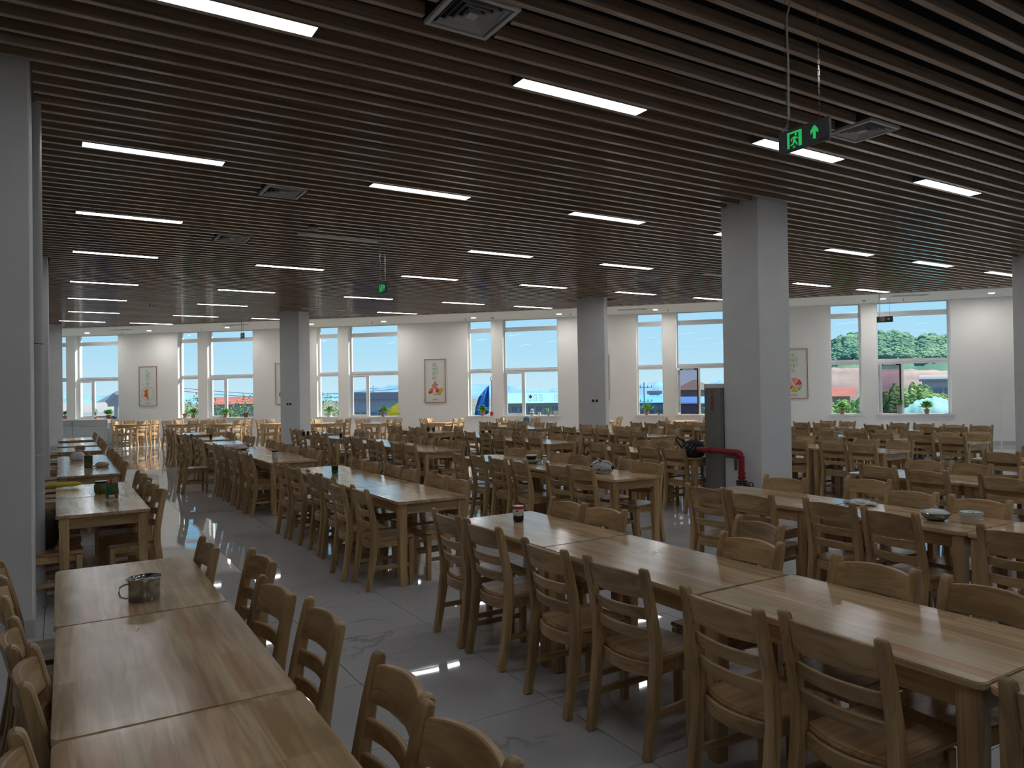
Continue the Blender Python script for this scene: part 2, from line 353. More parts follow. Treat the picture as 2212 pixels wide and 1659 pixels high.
# columns
CN = []
for k, (x, y, a, b, r) in enumerate(COLUMNS):
    top = 5.0 if k < 6 else 4.3
    c = struct('column', MB().box(-a, a, -b, b, 0, top).mesh('column_paint', bevel=.008), None, (x, y, 0), r); CN.append(c)
    bb = MB(); t = .012
    bb.box(-a-t, a+t, -b-t, -b, 0, .12).box(-a-t, a+t, b, b+t, 0, .12).box(-a-t, -a, -b, b, 0, .12).box(a, a+t, -b, b, 0, .12)
    struct('baseboard', bb.mesh('marble_tile', bevel=.003), c)
# slatted ceiling
LIGHT_ROWS = [(4.97, [.2, 3.12, 5.95, 8.83, 11.65]), (8.29, [.21, 3.15, 6.07, 8.93, 11.77, 14.57, 17.4]), (11.42, [.21, 3.14, 6.12, 9.06, 11.84, 14.9, 17.4]),
              (14.34, [.22, 3.2, 6.18, 9.13, 12.0, 14.73]), (18.1, [.22, 3.17, 6.2, 8.97, 11.3]), (21.2, [.21, 3.18, 5.99, 8.29]), (24.4, [.25, 2.99, 5.3]), (27.63, [.03, 2.04])]
LIGHT_ROWS += [(1.65, [.2, 3.12, 5.95, 8.83, 11.65, 14.6, 17.5]), (-1.2, [.2, 3.12, 5.95, 8.83, 11.65, 14.6]), (4.97, [14.6, 17.5, 20.4])]
OFF = {(2, 1), (2, 4), (5, 2)}
SP = .2195; SY0 = 5.44
VENTS = [(2.32, 4.18), (2.34, 9.02), (2.34, 12.08), (2.38, 22.05), (6.63, 4.21), (11.15, 12.3), (7.85, 22.2)]
lights = []
for ri, (y, xs) in enumerate(LIGHT_ROWS):
    j = round((y-.07-SY0-SP/2)/SP); yc = SY0+SP/2+SP*j
    for li, x in enumerate(xs): lights.append((ri, li, x, yc))
rf_ = [(-4.25, -6.3), (26.8, -6.3)]+[(p.x, p.y) for p in [W(u_, .34) for u_ in (38, 33, 28, 23, 18, 13, 8, 3, -2, -6)]]+[(-4.25, 38)]
rf_ = [q_ for q_ in rf_ if q_[0] <= 26.81 and q_[0] >= -4.3]
ce = struct('ceiling', MB().prism(rf_, 4.75, 4.9).mesh('plenum_dark'))
def uv(x, y): p = Vector((x, y, 0))-A; return p.dot(T), p.dot(N)
def xmax_at(y):
    lo, hi = -6, 26.5
    for _ in range(40):
        m = (lo+hi)/2; u, v = uv(m, y)
        if v < ev(u): lo = m
        else: hi = m
    return lo
ys = []
j = round((-5-SY0)/SP)
while True:
    y = SY0+SP*j; j += 1
    if xmax_at(y) < -1.5 or y > 32: break
    ys.append(y)
def slat_profile(x0, x1, y):
    return MB().box(x0, x1, y-.024, y+.024, H, H+.09)
for y in ys:
    cuts = []
    for x, vy in VENTS:
        if abs(vy-y) < .26: cuts.append((x-.27, x+.27))
    for cx, cy, a, b, r in COLUMNS[:6]:
        h = a if r == 0 else (a+b)*.71
        if abs(cy-y) < (b if r == 0 else h)+.03: cuts.append((cx-h-.02, cx+h+.02))
    segs = [(-4, xmax_at(y))]
    for c0, c1 in sorted(cuts):
        n2 = []
        for s0, s1 in segs:
            if c1 <= s0 or c0 >= s1: n2.append((s0, s1))
            else:
                if c0 > s0: n2.append((s0, c0))
                if c1 < s1: n2.append((c1, s1))
        segs = n2
    mb = MB()
    for s0, s1 in segs:   # boards butted every few metres
        mb.box(s0, s1, y-.024, y+.024, H, H+.09)
    o = obj('slat', mb.mesh('slat_wood', bevel=.002), ce)
# soffit ring along the window wall, flush with the slats, and its inner edge
mb = MB(); n = 60; us = [-4+40*i/n for i in range(n+1)]
rg = []
for u in us:
    a_ = A+T*u+N*ev(u); b_ = A+T*u+N*(wv(u)+.5)
    rg.append([(a_.x, a_.y, HS), (b_.x, b_.y, HS), (b_.x, b_.y, HS+.4), (a_.x, a_.y, HS+.4)])
mb.rings(rg)
struct('trim_1', mb.mesh('soffit_white'), None)
# window wall: piers and aprons between the openings
PITCH_U = 5.8; OPEN = []
for k in range(-1, 6):
    a0 = 5.36+PITCH_U*(k-1)
    OPEN.append((a0-.02, a0+.84, 'narrow')); OPEN.append((a0+1.25, a0+3.17, 'wide'))
OPEN = [o for o in OPEN if o[1] < 32.0 and o[0] > -7]
SILL = .86; TH = .34
def wall_piece(mb, u0, u1, z0, z1):
    n = max(1, int((u1-u0)/.7)); rg = []
    for i in range(n+1):
        u = u0+(u1-u0)*i/n; a_ = W(u, 0); b_ = W(u, TH); rg.append([(a_.x, a_.y, z0), (b_.x, b_.y, z0), (b_.x, b_.y, z1), (a_.x, a_.y, z1)])
    mb.rings(rg)
mb = MB(); u = -7
for a0, a1, kd in OPEN:
    if a0 > u: wall_piece(mb, u, a0, 0, 4.6)
    wall_piece(mb, a0, a1, 0, SILL); u = a1
wall_piece(mb, u, 32.95, 0, 4.6)
e0 = W(32.95); d2 = Vector((math.cos(math.atan2(T.y, T.x)-.22), math.sin(math.atan2(T.y, T.x)-.22), 0)); n2_ = Vector((-d2.y, d2.x, 0))
e1 = e0+d2*7
q = [e0, e1, e1+n2_*.3, e0+n2_*.3]
mb.rings([[(p.x, p.y, 0) for p in q], [(p.x, p.y, 4.6) for p in q]])
struct('wall_back', mb.mesh('white_wall'))
mb = MB()
rg = []
for i in range(60):
    uu = -6.5+39.4*i/59; a_ = W(uu, -.012); b_ = W(uu, -.0005)
    rg.append([(a_.x, a_.y, 0), (b_.x, b_.y, 0), (b_.x, b_.y, .12), (a_.x, a_.y, .12)])
mb.rings(rg)
q = [e0-n2_*.012, e1-n2_*.012, e1-n2_*.0005, e0-n2_*.0005]; mb.rings([[(p.x, p.y, 0) for p in q], [(p.x, p.y, .12) for p in q]])
struct('baseboard_back', mb.mesh('marble_tile'))
# the unseen sides of the room
struct('wall_left', MB().box(-4.25, -4, -6, 40, 0, 4.9).mesh('white_wall'))
mb = MB()
for a_, b_ in ((-6, -5), (-1.8, -1.2), (2, 2.6), (5.8, 9)): mb.box(26.5, 26.8, a_, b_, 0, 4.9)
mb.box(26.5, 26.8, -6, 9, 0, .85)
struct('wall_right', mb.mesh('white_wall'))
mb = MB()
OPF = ((19, 23.5),); u = -4.25
for a_, b_ in OPF:
    mb.box(u, a_, -6.3, -6, 0, 4.9); mb.box(a_, b_, -6.3, -6, 0, .85); u = b_
mb.box(u, 26.8, -6.3, -6, 0, 4.9)
struct('wall_front', mb.mesh('white_wall'))
WN = [0]
def pane_obj(parent, x0, x1, z0, z1, y=.0):
    return obj('pane', MB().box(x0, x1, y-.004, y+.004, z0, z1).mesh('window_glass'), parent)
# ------------------------------------------------------------------ windows of the curved wall (local X along the wall, Y outwards)
def make_window(u0, u1, kind, opened):
    WN[0] += 1; uc = (u0+u1)/2; w = (u1-u0); r = wall_rot(uc); p = W(uc)
    root = struct('window_%d' % WN[0], None, None, (p.x, p.y, 0), r)
    f0, f1 = .16, .225; x0, x1 = -w/2, w/2; z0, z1 = SILL, HS+.02
    tz = [2.44, 3.84]; ft = .05
    fr = MB(); fr.box(x0, x0+ft, f0, f1, z0, z1); fr.box(x1-ft, x1, f0, f1, z0, z1)
    fr.box(x0+ft, x1-ft, f0, f1, z0, z0+ft); fr.box(x0+ft, x1-ft, f0, f1, z1-ft, z1)
    for t_ in tz:
        fr.box(x0+ft, x1-ft, f0, f1, t_-.075, t_-.012); fr.box(x0+ft, x1-ft, f0-.015, f1, t_-.012, t_+.012); fr.box(x0+ft, x1-ft, f0, f1, t_+.012, t_+.075)
    mu = x0+w*.36
    if kind == 'wide': fr.box(mu-.03, mu+.03, f0, f1, z0+ft, tz[0]-.075)
    obj('window_frame', fr.mesh('frame_white', bevel=.004), root)
    for a_, b_ in ((tz[0]+.075, tz[1]-.075), (tz[1]+.075, z1-ft)): pane_obj(root, x0+ft, x1-ft, a_, b_, .19)
    lo, hi = z0+ft, tz[0]-.075
    if kind == 'narrow': pane_obj(root, x0+ft, x1-ft, lo, hi, .19)
    else:
        pane_obj(root, mu+.03, x1-ft, lo, hi, .19)
        sw = mu-.03-(x0+ft)
        s = MB(); s.box(0, .05, -.03, .02, lo, hi); s.box(sw-.05, sw, -.03, .02, lo, hi); s.box(.05, sw-.05, -.03, .02, lo, lo+.05); s.box(.05, sw-.05, -.03, .02, hi-.05, hi)
        if not opened:
            so_ = obj('sash', s.mesh('frame_white', bevel=.004), root, (x0+ft, .17, 0))
            obj('pane', MB().box(.05, sw-.05, 0, .006, lo+.05, hi-.05).mesh('window_glass'), so_)
        else:
            so_ = obj('sash', s.mesh('frame_white', bevel=.004), root, (x0+ft+.03, .12, 0), -PI*.52)
            obj('pane', MB().box(.05, sw-.05, 0, .006, lo+.05, hi-.05).mesh('window_glass'), so_)
            s2 = MB(); g = .045; s2.box(0, g, -.012, .012, lo, hi); s2.box(sw-g, sw, -.012, .012, lo, hi); s2.box(g, sw-g, -.012, .012, lo, lo+g); s2.box(g, sw-g, -.012, .012, hi-g, hi)
            sc_ = obj('insect_screen', s2.mesh('frame_dark', bevel=.003), root, (x0+ft, .21, 0)); sc_['label'] = 'dark framed insect screen'
            obj('screen_mesh', MB().box(g, sw-g, -.002, .002, lo+g, hi-g).mesh('screen_mesh'), sc_)
        hd = MB(); hd.box(sw-.035, sw-.018, -.05, -.03, 1.58, 1.68); hd.box(sw-.034, sw-.02, -.065, -.05, 1.62, 1.76)
        obj('handle', hd.mesh('frame_white', bevel=.003), so_)
        st = MB(); st.box(x0+.18, x0+.52, f0-.03, f0, tz[0]-.11, tz[0]-.085); obj('stay', st.mesh('lamp_trim'), root)
    obj('window_sill', MB().box(x0-.06, x1+.06, -.05, .16, SILL-.0, SILL+.03).box(x0-.06, x1+.06, -.05, -.001, SILL-.03, SILL).mesh('sill_white', bevel=.006), root)
for u0, u1, kd in OPEN: make_window(u0, u1, kd, kd == 'wide' and u0 > 22)
# unseen front and right windows: frames with glass
for a_, b_ in OPF:
    WN[0] += 1; root = struct('window_%d' % WN[0], None, None, ((a_+b_)/2, -6.15, 0)); w = b_-a_; fr = MB()
    for x in (-w/2, -w/6-.03, w/6-.03, w/2-.06): fr.box(x, x+.06, -.03, .03, .85, 4.9)
    for z in (.85, 2.4, 3.8): fr.box(-w/2+.06, w/2-.06, -.03, .03, z, z+.06)
    obj('window_frame', fr.mesh('frame_white'), root); pane_obj(root, -w/2+.06, w/2-.06, .92, 4.75)
for a_, b_ in ((-5, -1.8), (-1.2, 2), (2.6, 5.8)):
    WN[0] += 1; root = struct('window_%d' % WN[0], None, None, (26.65, (a_+b_)/2, 0), PI/2); w = b_-a_; fr = MB()
    for x in (-w/2, -.03, w/2-.06): fr.box(x, x+.06, -.03, .03, .85, 4.9)
    for z in (.85, 2.4, 3.8): fr.box(-w/2+.06, w/2-.06, -.03, .03, z, z+.06)
    obj('window_frame', fr.mesh('frame_white'), root); pane_obj(root, -w/2+.06, w/2-.06, .92, 4.75)
# ================================================================== CEILING THINGS
def light_unit(on):
    L_, Wd = 1.3, .16
    t = obj('ceiling_light', None)
    mb = MB(); mb.box(0, .012, -Wd/2, Wd/2, -.0, .12).box(L_-.012, L_, -Wd/2, Wd/2, 0, .12).box(.012, L_-.012, -Wd/2, -Wd/2+.008, 0, .12).box(.012, L_-.012, Wd/2-.008, Wd/2, 0, .12).box(.012, L_-.012, -Wd/2+.008, Wd/2-.008, .1, .12)
    obj('housing', mb.mesh('lamp_housing'), t)
    tr = MB(); g = .005; tr.box(0, L_, -Wd/2, -Wd/2+g, -.006, 0).box(0, L_, Wd/2-g, Wd/2, -.006, 0).box(0, g, -Wd/2+g, Wd/2-g, -.006, 0).box(L_-g, L_, -Wd/2+g, Wd/2-g, -.006, 0)
    obj('trim_ring', tr.mesh('lamp_trim'), t)
    obj('diffuser', MB().box(.008, L_-.008, -Wd/2+.0055, Wd/2-.0055, -.004, -.001).mesh('diffuser_lit' if on else 'diffuser_off'), t)
    return t
P_on, P_off = light_unit(True), light_unit(False)
rown = ['nearest row', 'second row', 'third row', 'fourth row', 'fifth row', 'sixth row', 'seventh row', 'farthest row']
first = {}
for ri, li, x, y in lights:
    on = (ri, li) not in OFF
    o = (P_on if on else P_off)
    if o in first: o = copy_tree(o)
    else: first[o] = 1
    o.location = (x, y, H)
    if ri > 7: tag(o, 'unseen ceiling light, %s from left in the %s' % (ORD[li], ('first row behind the viewpoint', 'second row behind the viewpoint', 'nearest row past the right edge')[ri-8]), 'light', 'linear ceiling lights out of view'); continue
    tag(o, '%s linear ceiling light between slats, %s from the left in the %s' % ('lit white' if on else 'unlit grey', ORD[li], rown[ri]), 'light', 'linear ceiling lights')
def vent_unit():
    t = obj('ceiling_vent', None); s = .235
    f = MB(); g = .03
    f.box(-s, s, -s, -s+g, -.008, .02).box(-s, s, s-g, s, -.008, .02).box(-s, -s+g, -s+g, s-g, -.008, .02).box(s-g, s, -s+g, s-g, -.008, .02)
    obj('frame', f.mesh('vent_grey'), t)
    for k in range(4):
        a = .185-.042*k; b = a-.004; m_ = MB()
        # a sloping square cone ring
        m_.rings([[(-a, -a, -.004), (a, -a, -.004), (a, a, -.004), (-a, a, -.004)], [(-a+.02, -a+.02, .03), (a-.02, -a+.02, .03), (a-.02, a-.02, .03), (-a+.02, a-.02, .03)],
                  [(-b+.018, -b+.018, .03), (b-.018, -b+.018, .03), (b-.018, b-.018, .03), (-b+.018, b-.018, .03)], [(-b, -b, -.004), (b, -b, -.004), (b, b, -.004), (-b, b, -.004)]], caps=False)
        obj('louver', m_.mesh('vent_grey'), t)
    obj('louver', MB().box(-.035, .035, -.035, .035, -.002, .006).mesh('vent_grey'), t)
    obj('duct', MB().box(-s+.01, s-.01, -s+.01, s-.01, .06, .2).mesh('vent_dark'), t)
    return t
VL = ['grey square ceiling vent at the top edge above the middle aisle', 'grey square ceiling vent left of the centre, between third and fourth lights', 'smaller looking grey square vent left of the smoke detector',
      'farthest grey square vent low over the left windows', 'grey square vent beside the large exit sign', 'grey square vent left of the big pillar top', 'pale square vent above the left pillar near the soffit']
pv = vent_unit()
for i, (x, y) in enumerate(VENTS):
    o = pv if i == 0 else copy_tree(pv)
    o.location = (x, y, H); tag(o, VL[i], 'vent', 'square louvred ceiling vents')
# smoke detector between slats
d = thing('smoke_detector', 'grey round smoke detector under the slats beside the unlit lamp', 'detector', None, (3.22, 10.72, H))
obj('base', MB().lathe([(.0, 0), (.06, 0), (.06, .03), (0, .03)], 18).mesh('lamp_housing', smooth=30), d)
obj('body', MB().lathe([(0, -.05), (.05, -.045), (.078, -.02), (.08, 0), (0, 0)], 20).mesh('pvc_grey', smooth=30), d)
obj('indicator', MB().lathe([(0, -.052), (.008, -.052), (.008, -.045), (0, -.045)], 8, (-.03, -.02, 0)).mesh('red_paint'), d)
# soffit fittings
for i, (u, v) in enumerate([(2.22, -1.04), (4.93, -.92), (8.28, -.92), (11.58, -.77), (14.27, -.65), (17.49, -.6), (20.4, -.68), (23.44, -.75), (29.79, -1.08), (32.4, -1.35)]):
    p = A+T*u+N*v; o = thing('downlight', 'small round soffit downlight, %s from the left above the windows' % ORD[i], 'light', 'round downlights in the soffit', (p.x, p.y, HS))
    obj('ring', MB().lathe([(.07, -.006), (.085, -.006), (.085, 0), (.07, 0), (.07, -.006)], 20).mesh('white_plastic'), o)
    obj('lamp', MB().lathe([(0, -.003), (.07, -.003), (.07, 0), (0, 0)], 18).mesh('downlight_lit'), o)
for i, (u, v) in enumerate([(3.75, -.95), (7.21, -.93), (13.87, -.7), (17.18, -.5), (20.75, -.54), (23.83, -.69), (30.36, -.87)]):
    p = A+T*u+N*v; o = thing('sprinkler', 'tiny brass sprinkler head on the soffit, %s from the left' % ORD[i], 'sprinkler', 'sprinkler heads on the soffit', (p.x, p.y, HS))
    obj('stem', MB().lathe([(0, -.06), (.008, -.06), (.008, 0), (0, 0)], 8).mesh('steel_dark'), o)
    obj('deflector', MB().lathe([(0, -.064), (.022, -.064), (.022, -.06), (0, -.06)], 12).mesh('steel_dark'), o)
    obj('rosette', MB().lathe([(0, -.008), (.03, -.008), (.034, 0), (0, 0)], 14).mesh('steel'), o)
for i, (u, v, l) in enumerate([(18.12, -.49, 'white soffit smoke detector by the blue flag window'), (29.33, -.94, 'white soffit smoke detector near the right hand window pair')]):
    p = A+T*u+N*v; o = thing('smoke_detector', l, 'detector', None, (p.x, p.y, HS))
    obj('base', MB().lathe([(0, -.015), (.06, -.015), (.065, 0), (0, 0)], 16).mesh('white_plastic'), o)
    obj('body', MB().lathe([(0, -.05), (.03, -.05), (.05, -.03), (.052, -.015), (0, -.015)], 16).mesh('pvc_grey'), o)
for i, (u, v, l) in enumerate([(4.33, -1.6, 'flat grey soffit grille, leftmost of the four above the windows'), (9.12, -1.6, 'flat grey soffit grille left of the left pillar'), (22.77, -1.1, 'flat grey soffit grille right of the centre pillar'), (30.33, -1.65, 'flat grey soffit grille above the right hanging exit sign')]):
    p = A+T*u+N*v; o = thing('air_grille', l, 'vent', 'long grilles in the soffit', (p.x, p.y, HS), AT)
    g = MB(); g.box(-.45, .45, -.15, -.13, -.01, 0).box(-.45, .45, .13, .15, -.01, 0).box(-.45, -.43, -.13, .13, -.01, 0).box(.43, .45, -.13, .13, -.01, 0)
    obj('frame', g.mesh('vent_grey'), o)
    for k in range(8): obj('louver', MB().box(-.43, .43, -.115+.032*k, -.105+.032*k, -.012, 0).mesh('vent_grey'), o)
# ------------------------------------------------------------------ exit signs
def arrow(pts): return pts
def exit_sign(name, label, p0, p1, z, h, kind, arrow_dir, lit=True, top=H, wires=True):
    """sign hanging from the ceiling; local X from p0 to p1, front face towards local -Y"""
    p0 = Vector((*p0, 0)); p1 = Vector((*p1, 0)); d = p1-p0; L_ = d.length; rz = math.atan2(d.y, d.x)
    t = thing(name, label, 'sign', None, (p0.x, p0.y, z), rz)
    obj('sign_board', MB().box(0, L_, 0, .022, 0, h).mesh('sign_grey', bevel=.003), t)
    ink = 'sign_green' if lit else 'sign_white'; fy = -.002
    s = h/.14; cx = L_*.33; pic = MB()
    def bar(x0, x1, z0, z1): pic.box(x0, x1, fy, .0, z0, z1)
    bar(cx-.052*s, cx-.036*s, .02*s, .12*s); bar(cx+.030*s, cx+.052*s, .02*s, .12*s); bar(cx-.034*s, cx+.028*s, .108*s, .12*s)
    obj('door_symbol', pic.mesh(ink), t)
    man = MB(); man.lathe([(0, fy), (.008*s, fy), (.008*s, 0), (0, 0)], 12, mat=Matrix.Translation((cx+.010*s, 0, .098*s)) @ Matrix.Rotation(PI/2, 4, 'X') @ Matrix.Scale(-1, 4, (0, 0, 1)))
    def limb(a, b, w):
        a = Vector(a)*s; b = Vector(b)*s; dd = (b-a).normalized(); nn = Vector((-dd.y, dd.x))*w*s
        man.prism([(cx+q.x, q.y) for q in (a-nn, b-nn*.8, b+nn*.8, a+nn)], fy, 0, axis=1)
    for a, b, w in (((.004, .085), (-.004, .058), .009), ((.002, .085), (-.018, .078), .004), ((-.018, .078), (-.024, .062), .004), ((.006, .084), (.018, .072), .004), ((.018, .072), (.026, .076), .004),
                    ((-.006, .06), (-.008, .042), .006), ((-.008, .042), (-.028, .036), .005), ((0, .06), (.012, .048), .006), ((.012, .048), (.020, .03), .005), ((-.010, .018), (.004, .026), .005)): limb(a, b, w)
    obj('running_figure', man.mesh(ink), t)
    ar = MB(); ax = L_*.72; az = .074*s
    sh = [(-.009, -.042), (.009, -.042), (.009, .004), (.026, -.012), (.026, .012), (0, .042), (-.026, .012), (-.026, -.012), (-.009, .004)]
    if arrow_dir == 'right': sh = [(y, -x) for x, y in sh]
    ar.prism([(ax+x*s, az+y*s) for x, y in sh], fy, 0, axis=1); obj('arrow_symbol', ar.mesh(ink), t)
    if lit: obj('battery_window', MB().box(L_*.8, L_*.96, -.001, 0, .008, .022).mesh('black'), t)
    hz = top-z
    for wx in (.1*L_+.02, .8*L_):
        w_ = MB(); n_ = int((hz-h)/.035)
        if kind == 'chain':
            for k in range(n_):
                zz = h+.01+k*(hz-h)/n_; a = .004
                w_.tube([(wx-a, .011, zz) if k % 2 else (wx, .011-a, zz), (wx-a, .011, zz+.03) if k % 2 else (wx, .011-a, zz+.03)], .0016, 4)
                w_.tube([(wx+a, .011, zz) if k % 2 else (wx, .011+a, zz), (wx+a, .011, zz+.03) if k % 2 else (wx, .011+a, zz+.03)], .0016, 4)
        else: w_.tube([(wx, .011, h), (wx, .011, hz)], .003, 5)
        obj('chain' if kind == 'chain' else 'hanger_wire', w_.mesh('steel_dark'), t)
    cb = MB(); x = .1*L_+.035
    cb.tube([(x-.05, .011, h+.004), (x-.01, .011, h+.03), (x, .012, h+.08), (x+.004, .012, (h+hz)/2), (x-.003, .012, hz-.12), (x+.02, .012, hz-.06), (x+.035, .012, hz+.02)], .006, 6)
    obj('power_cable', cb.mesh('pvc_grey', smooth=True), t)
    return t
exit_sign('exit_sign', 'large hanging green exit sign with running figure and upward arrow', (3.915, 3.06), (3.92, 2.70), 3.22, .14, 'chain', 'up')
exit_sign('exit_sign', 'small hanging exit sign seen edge on below the unlit lamp', (4.03, 10.23), (4.04, 9.95), 3.2, .15, 'chain', 'up')
exit_sign('exit_sign', 'farthest hanging exit sign in front of a left window', (4.08, 20.14), (4.1, 19.84), 3.21, .15, 'wire', 'up', lit=False)
exit_sign('exit_sign', 'hanging exit sign with right pointing arrow before the right window', (17.8, 11.02), (18.0, 10.71), 3.34, .15, 'wire', 'right', lit=False)
# ================================================================== FURNITURE
def post_x(z):
    pts = [(0, -.232), (.2, -.195), (.43, -.165), (.55, -.168), (.72, -.198), (.9, -.24)]
    for (z0, x0), (z1, x1) in zip(pts, pts[1:]):
        if z <= z1: return x0+(x1-x0)*(z-z0)/(z1-z0)
    return pts[-1][1]
def chair_meshes(pre):
    wz, wy, wx = pre+'wood_z', pre+'wood_y', pre+'wood_x'; S = {}
    # back leg: one sawn curve from foot to rounded top
    zs = [0, .1, .2, .32, .43, .55, .65, .75, .84, .88]; wd_ = [.048, .050, .054, .060, .062, .058, .053, .048, .044, .042]
    L_ = [(post_x(z)-w/2, z) for z, w in zip(zs, wd_)]; Rr_ = [(post_x(z)+w/2, z) for z, w in zip(zs, wd_)]
    top = [(post_x(.9)+.021*math.cos(a), .884+.021*math.sin(a)) for a in (.5, 1.2, 1.95, 2.65)]
    S['back_leg'] = MB().prism(Rr_+top+L_[::-1], -.0225, .0225, axis=1).mesh(wz, bevel=.007, smooth=35)
    S['front_leg'] = MB().rings([[(-.019, -.019, 0), (.019, -.019, 0), (.019, .019, 0), (-.019, .019, 0)], [(-.023, -.023, .42), (.023, -.023, .42), (.023, .023, .42), (-.023, .023, .42)]]).mesh(wz, bevel=.004)
    def rail(z0, z1, arch, bow, th):
        rg = []; n_ = 8
        for i in range(n_+1):
            y = -.180+.36*i/n_; b = 1-(y/.18)**2; zt = z1+arch*b; zm0, zm1 = post_x(z0), post_x(zt)
            rg.append([(zm0-bow*b-th/2, y, z0), (zm0-bow*b+th/2, y, z0), (zm1-bow*b+th/2, y, zt), (zm1-bow*b-th/2, y, zt)])
        return MB().rings(rg).mesh(wy, bevel=.004, smooth=35)
    S['top_rail'] = rail(.752, .866, .016, .036, .024); S['slat_a'] = rail(.645, .703, 0, .034, .02); S['slat_b'] = rail(.540, .598, 0, .032, .02)
    seat = [(.215, -.19), (.222, 0), (.215, .19)]; n_ = 8
    seat += [(-.135-.055*(1-(y/.19)**2), y) for y in [.19-.38*i/n_ for i in range(n_+1)]]
    S['seat'] = MB().prism(seat, .428, .452).mesh('seat_wood' if not pre else wx, bevel=.006, segs=2, smooth=35)
    fr = MB(); fr.box(.178, .196, -.15, .15, .368, .428)
    for s_ in (-1, 1): fr.prism([(-.14, s_*.168), (.17, s_*.152), (.17, s_*.172), (-.14, s_*.188)][::s_], .368, .428)
    rg = []
    for i in range(9):
        y = -.172+.344*i/8; b = 1-(y/.172)**2; x = -.15-.045*b; rg.append([(x-.011, y, .362), (x+.011, y, .362), (x+.011, y, .428), (x-.011, y, .428)])
    fr.rings(rg); S['seat_frame'] = fr.mesh(wy, bevel=.003)
    S['stretcher'] = MB().box(-.185, .165, -.011, .011, -.017, .017).mesh(wx, bevel=.003)
    return S
def make_chair(pre, name, first_label):
    S = chair_meshes(pre); t = obj(name, None)
    for s in (-1, 1):
        obj('back_leg', S['back_leg'], t, (0, .2*s, 0)); obj('front_leg', S['front_leg'], t, (.185, .165*s, 0)); obj('stretcher', S['stretcher'], t, (0, .178*s, .19), s*-.05)
    obj('top_rail', S['top_rail'], t); obj('back_slat', S['slat_a'], t); obj('back_slat', S['slat_b'], t)
    obj('seat', S['seat'], t); obj('seat_frame', S['seat_frame'], t)
    return t
def make_table(pre, name):
    t = obj(name, None); wz, wy = pre+'wood_z', pre+'wood_y'
    obj('tabletop', MB().prism(round_rect(-.352, .352, -.604, .604, .03, 4), .738, .765).mesh(pre+'table_top', bevel=.004, segs=2), t)
    lg = MB().rings([[(-.033, -.033, 0), (.033, -.033, 0), (.033, .033, 0), (-.033, .033, 0)], [(-.039, -.039, .738), (.039, -.039, .738), (.039, .039, .738), (-.039, .039, .738)]]).mesh(wz, bevel=.005)
    for sx in (-1, 1):
        for sy in (-1, 1): obj('leg', lg, t, (.295*sx, .545*sy, 0))
    ap = MB().box(-.31, -.288, -.51, .51, .645, .738).mesh(wy, bevel=.003); ae = MB().box(-.26, .26, -.011, .011, .645, .738).mesh(pre+'wood_x', bevel=.003)
    obj('apron', ap, t); obj('apron', ap, t, (.598, 0, 0)); obj('apron', ae, t, (0, -.565, 0)); obj('apron', ae, t, (0, .565, 0))
    return t
chair0 = make_chair('', 'dining_chair', ''); table0 = make_table('', 'dining_table')
pchair0 = make_chair('pale_', 'dining_chair', ''); ptable0 = make_table('pale_', 'dining_table')
used = set()
def place(proto, x, y, rz, label, cat, group):
    o = proto if proto not in used else copy_tree(proto); used.add(proto)
    o.location = (x, y, 0); o.rotation_euler = (0, 0, rz); tag(o, label, cat, group); return o
KS = .985
CX = {'a': .33, 'b': 2.97, 'c': 5.51, 'f': 8.03, 'g': 10.65, 'h': 13.2, 'i': 15.75, 'j': 18.3}
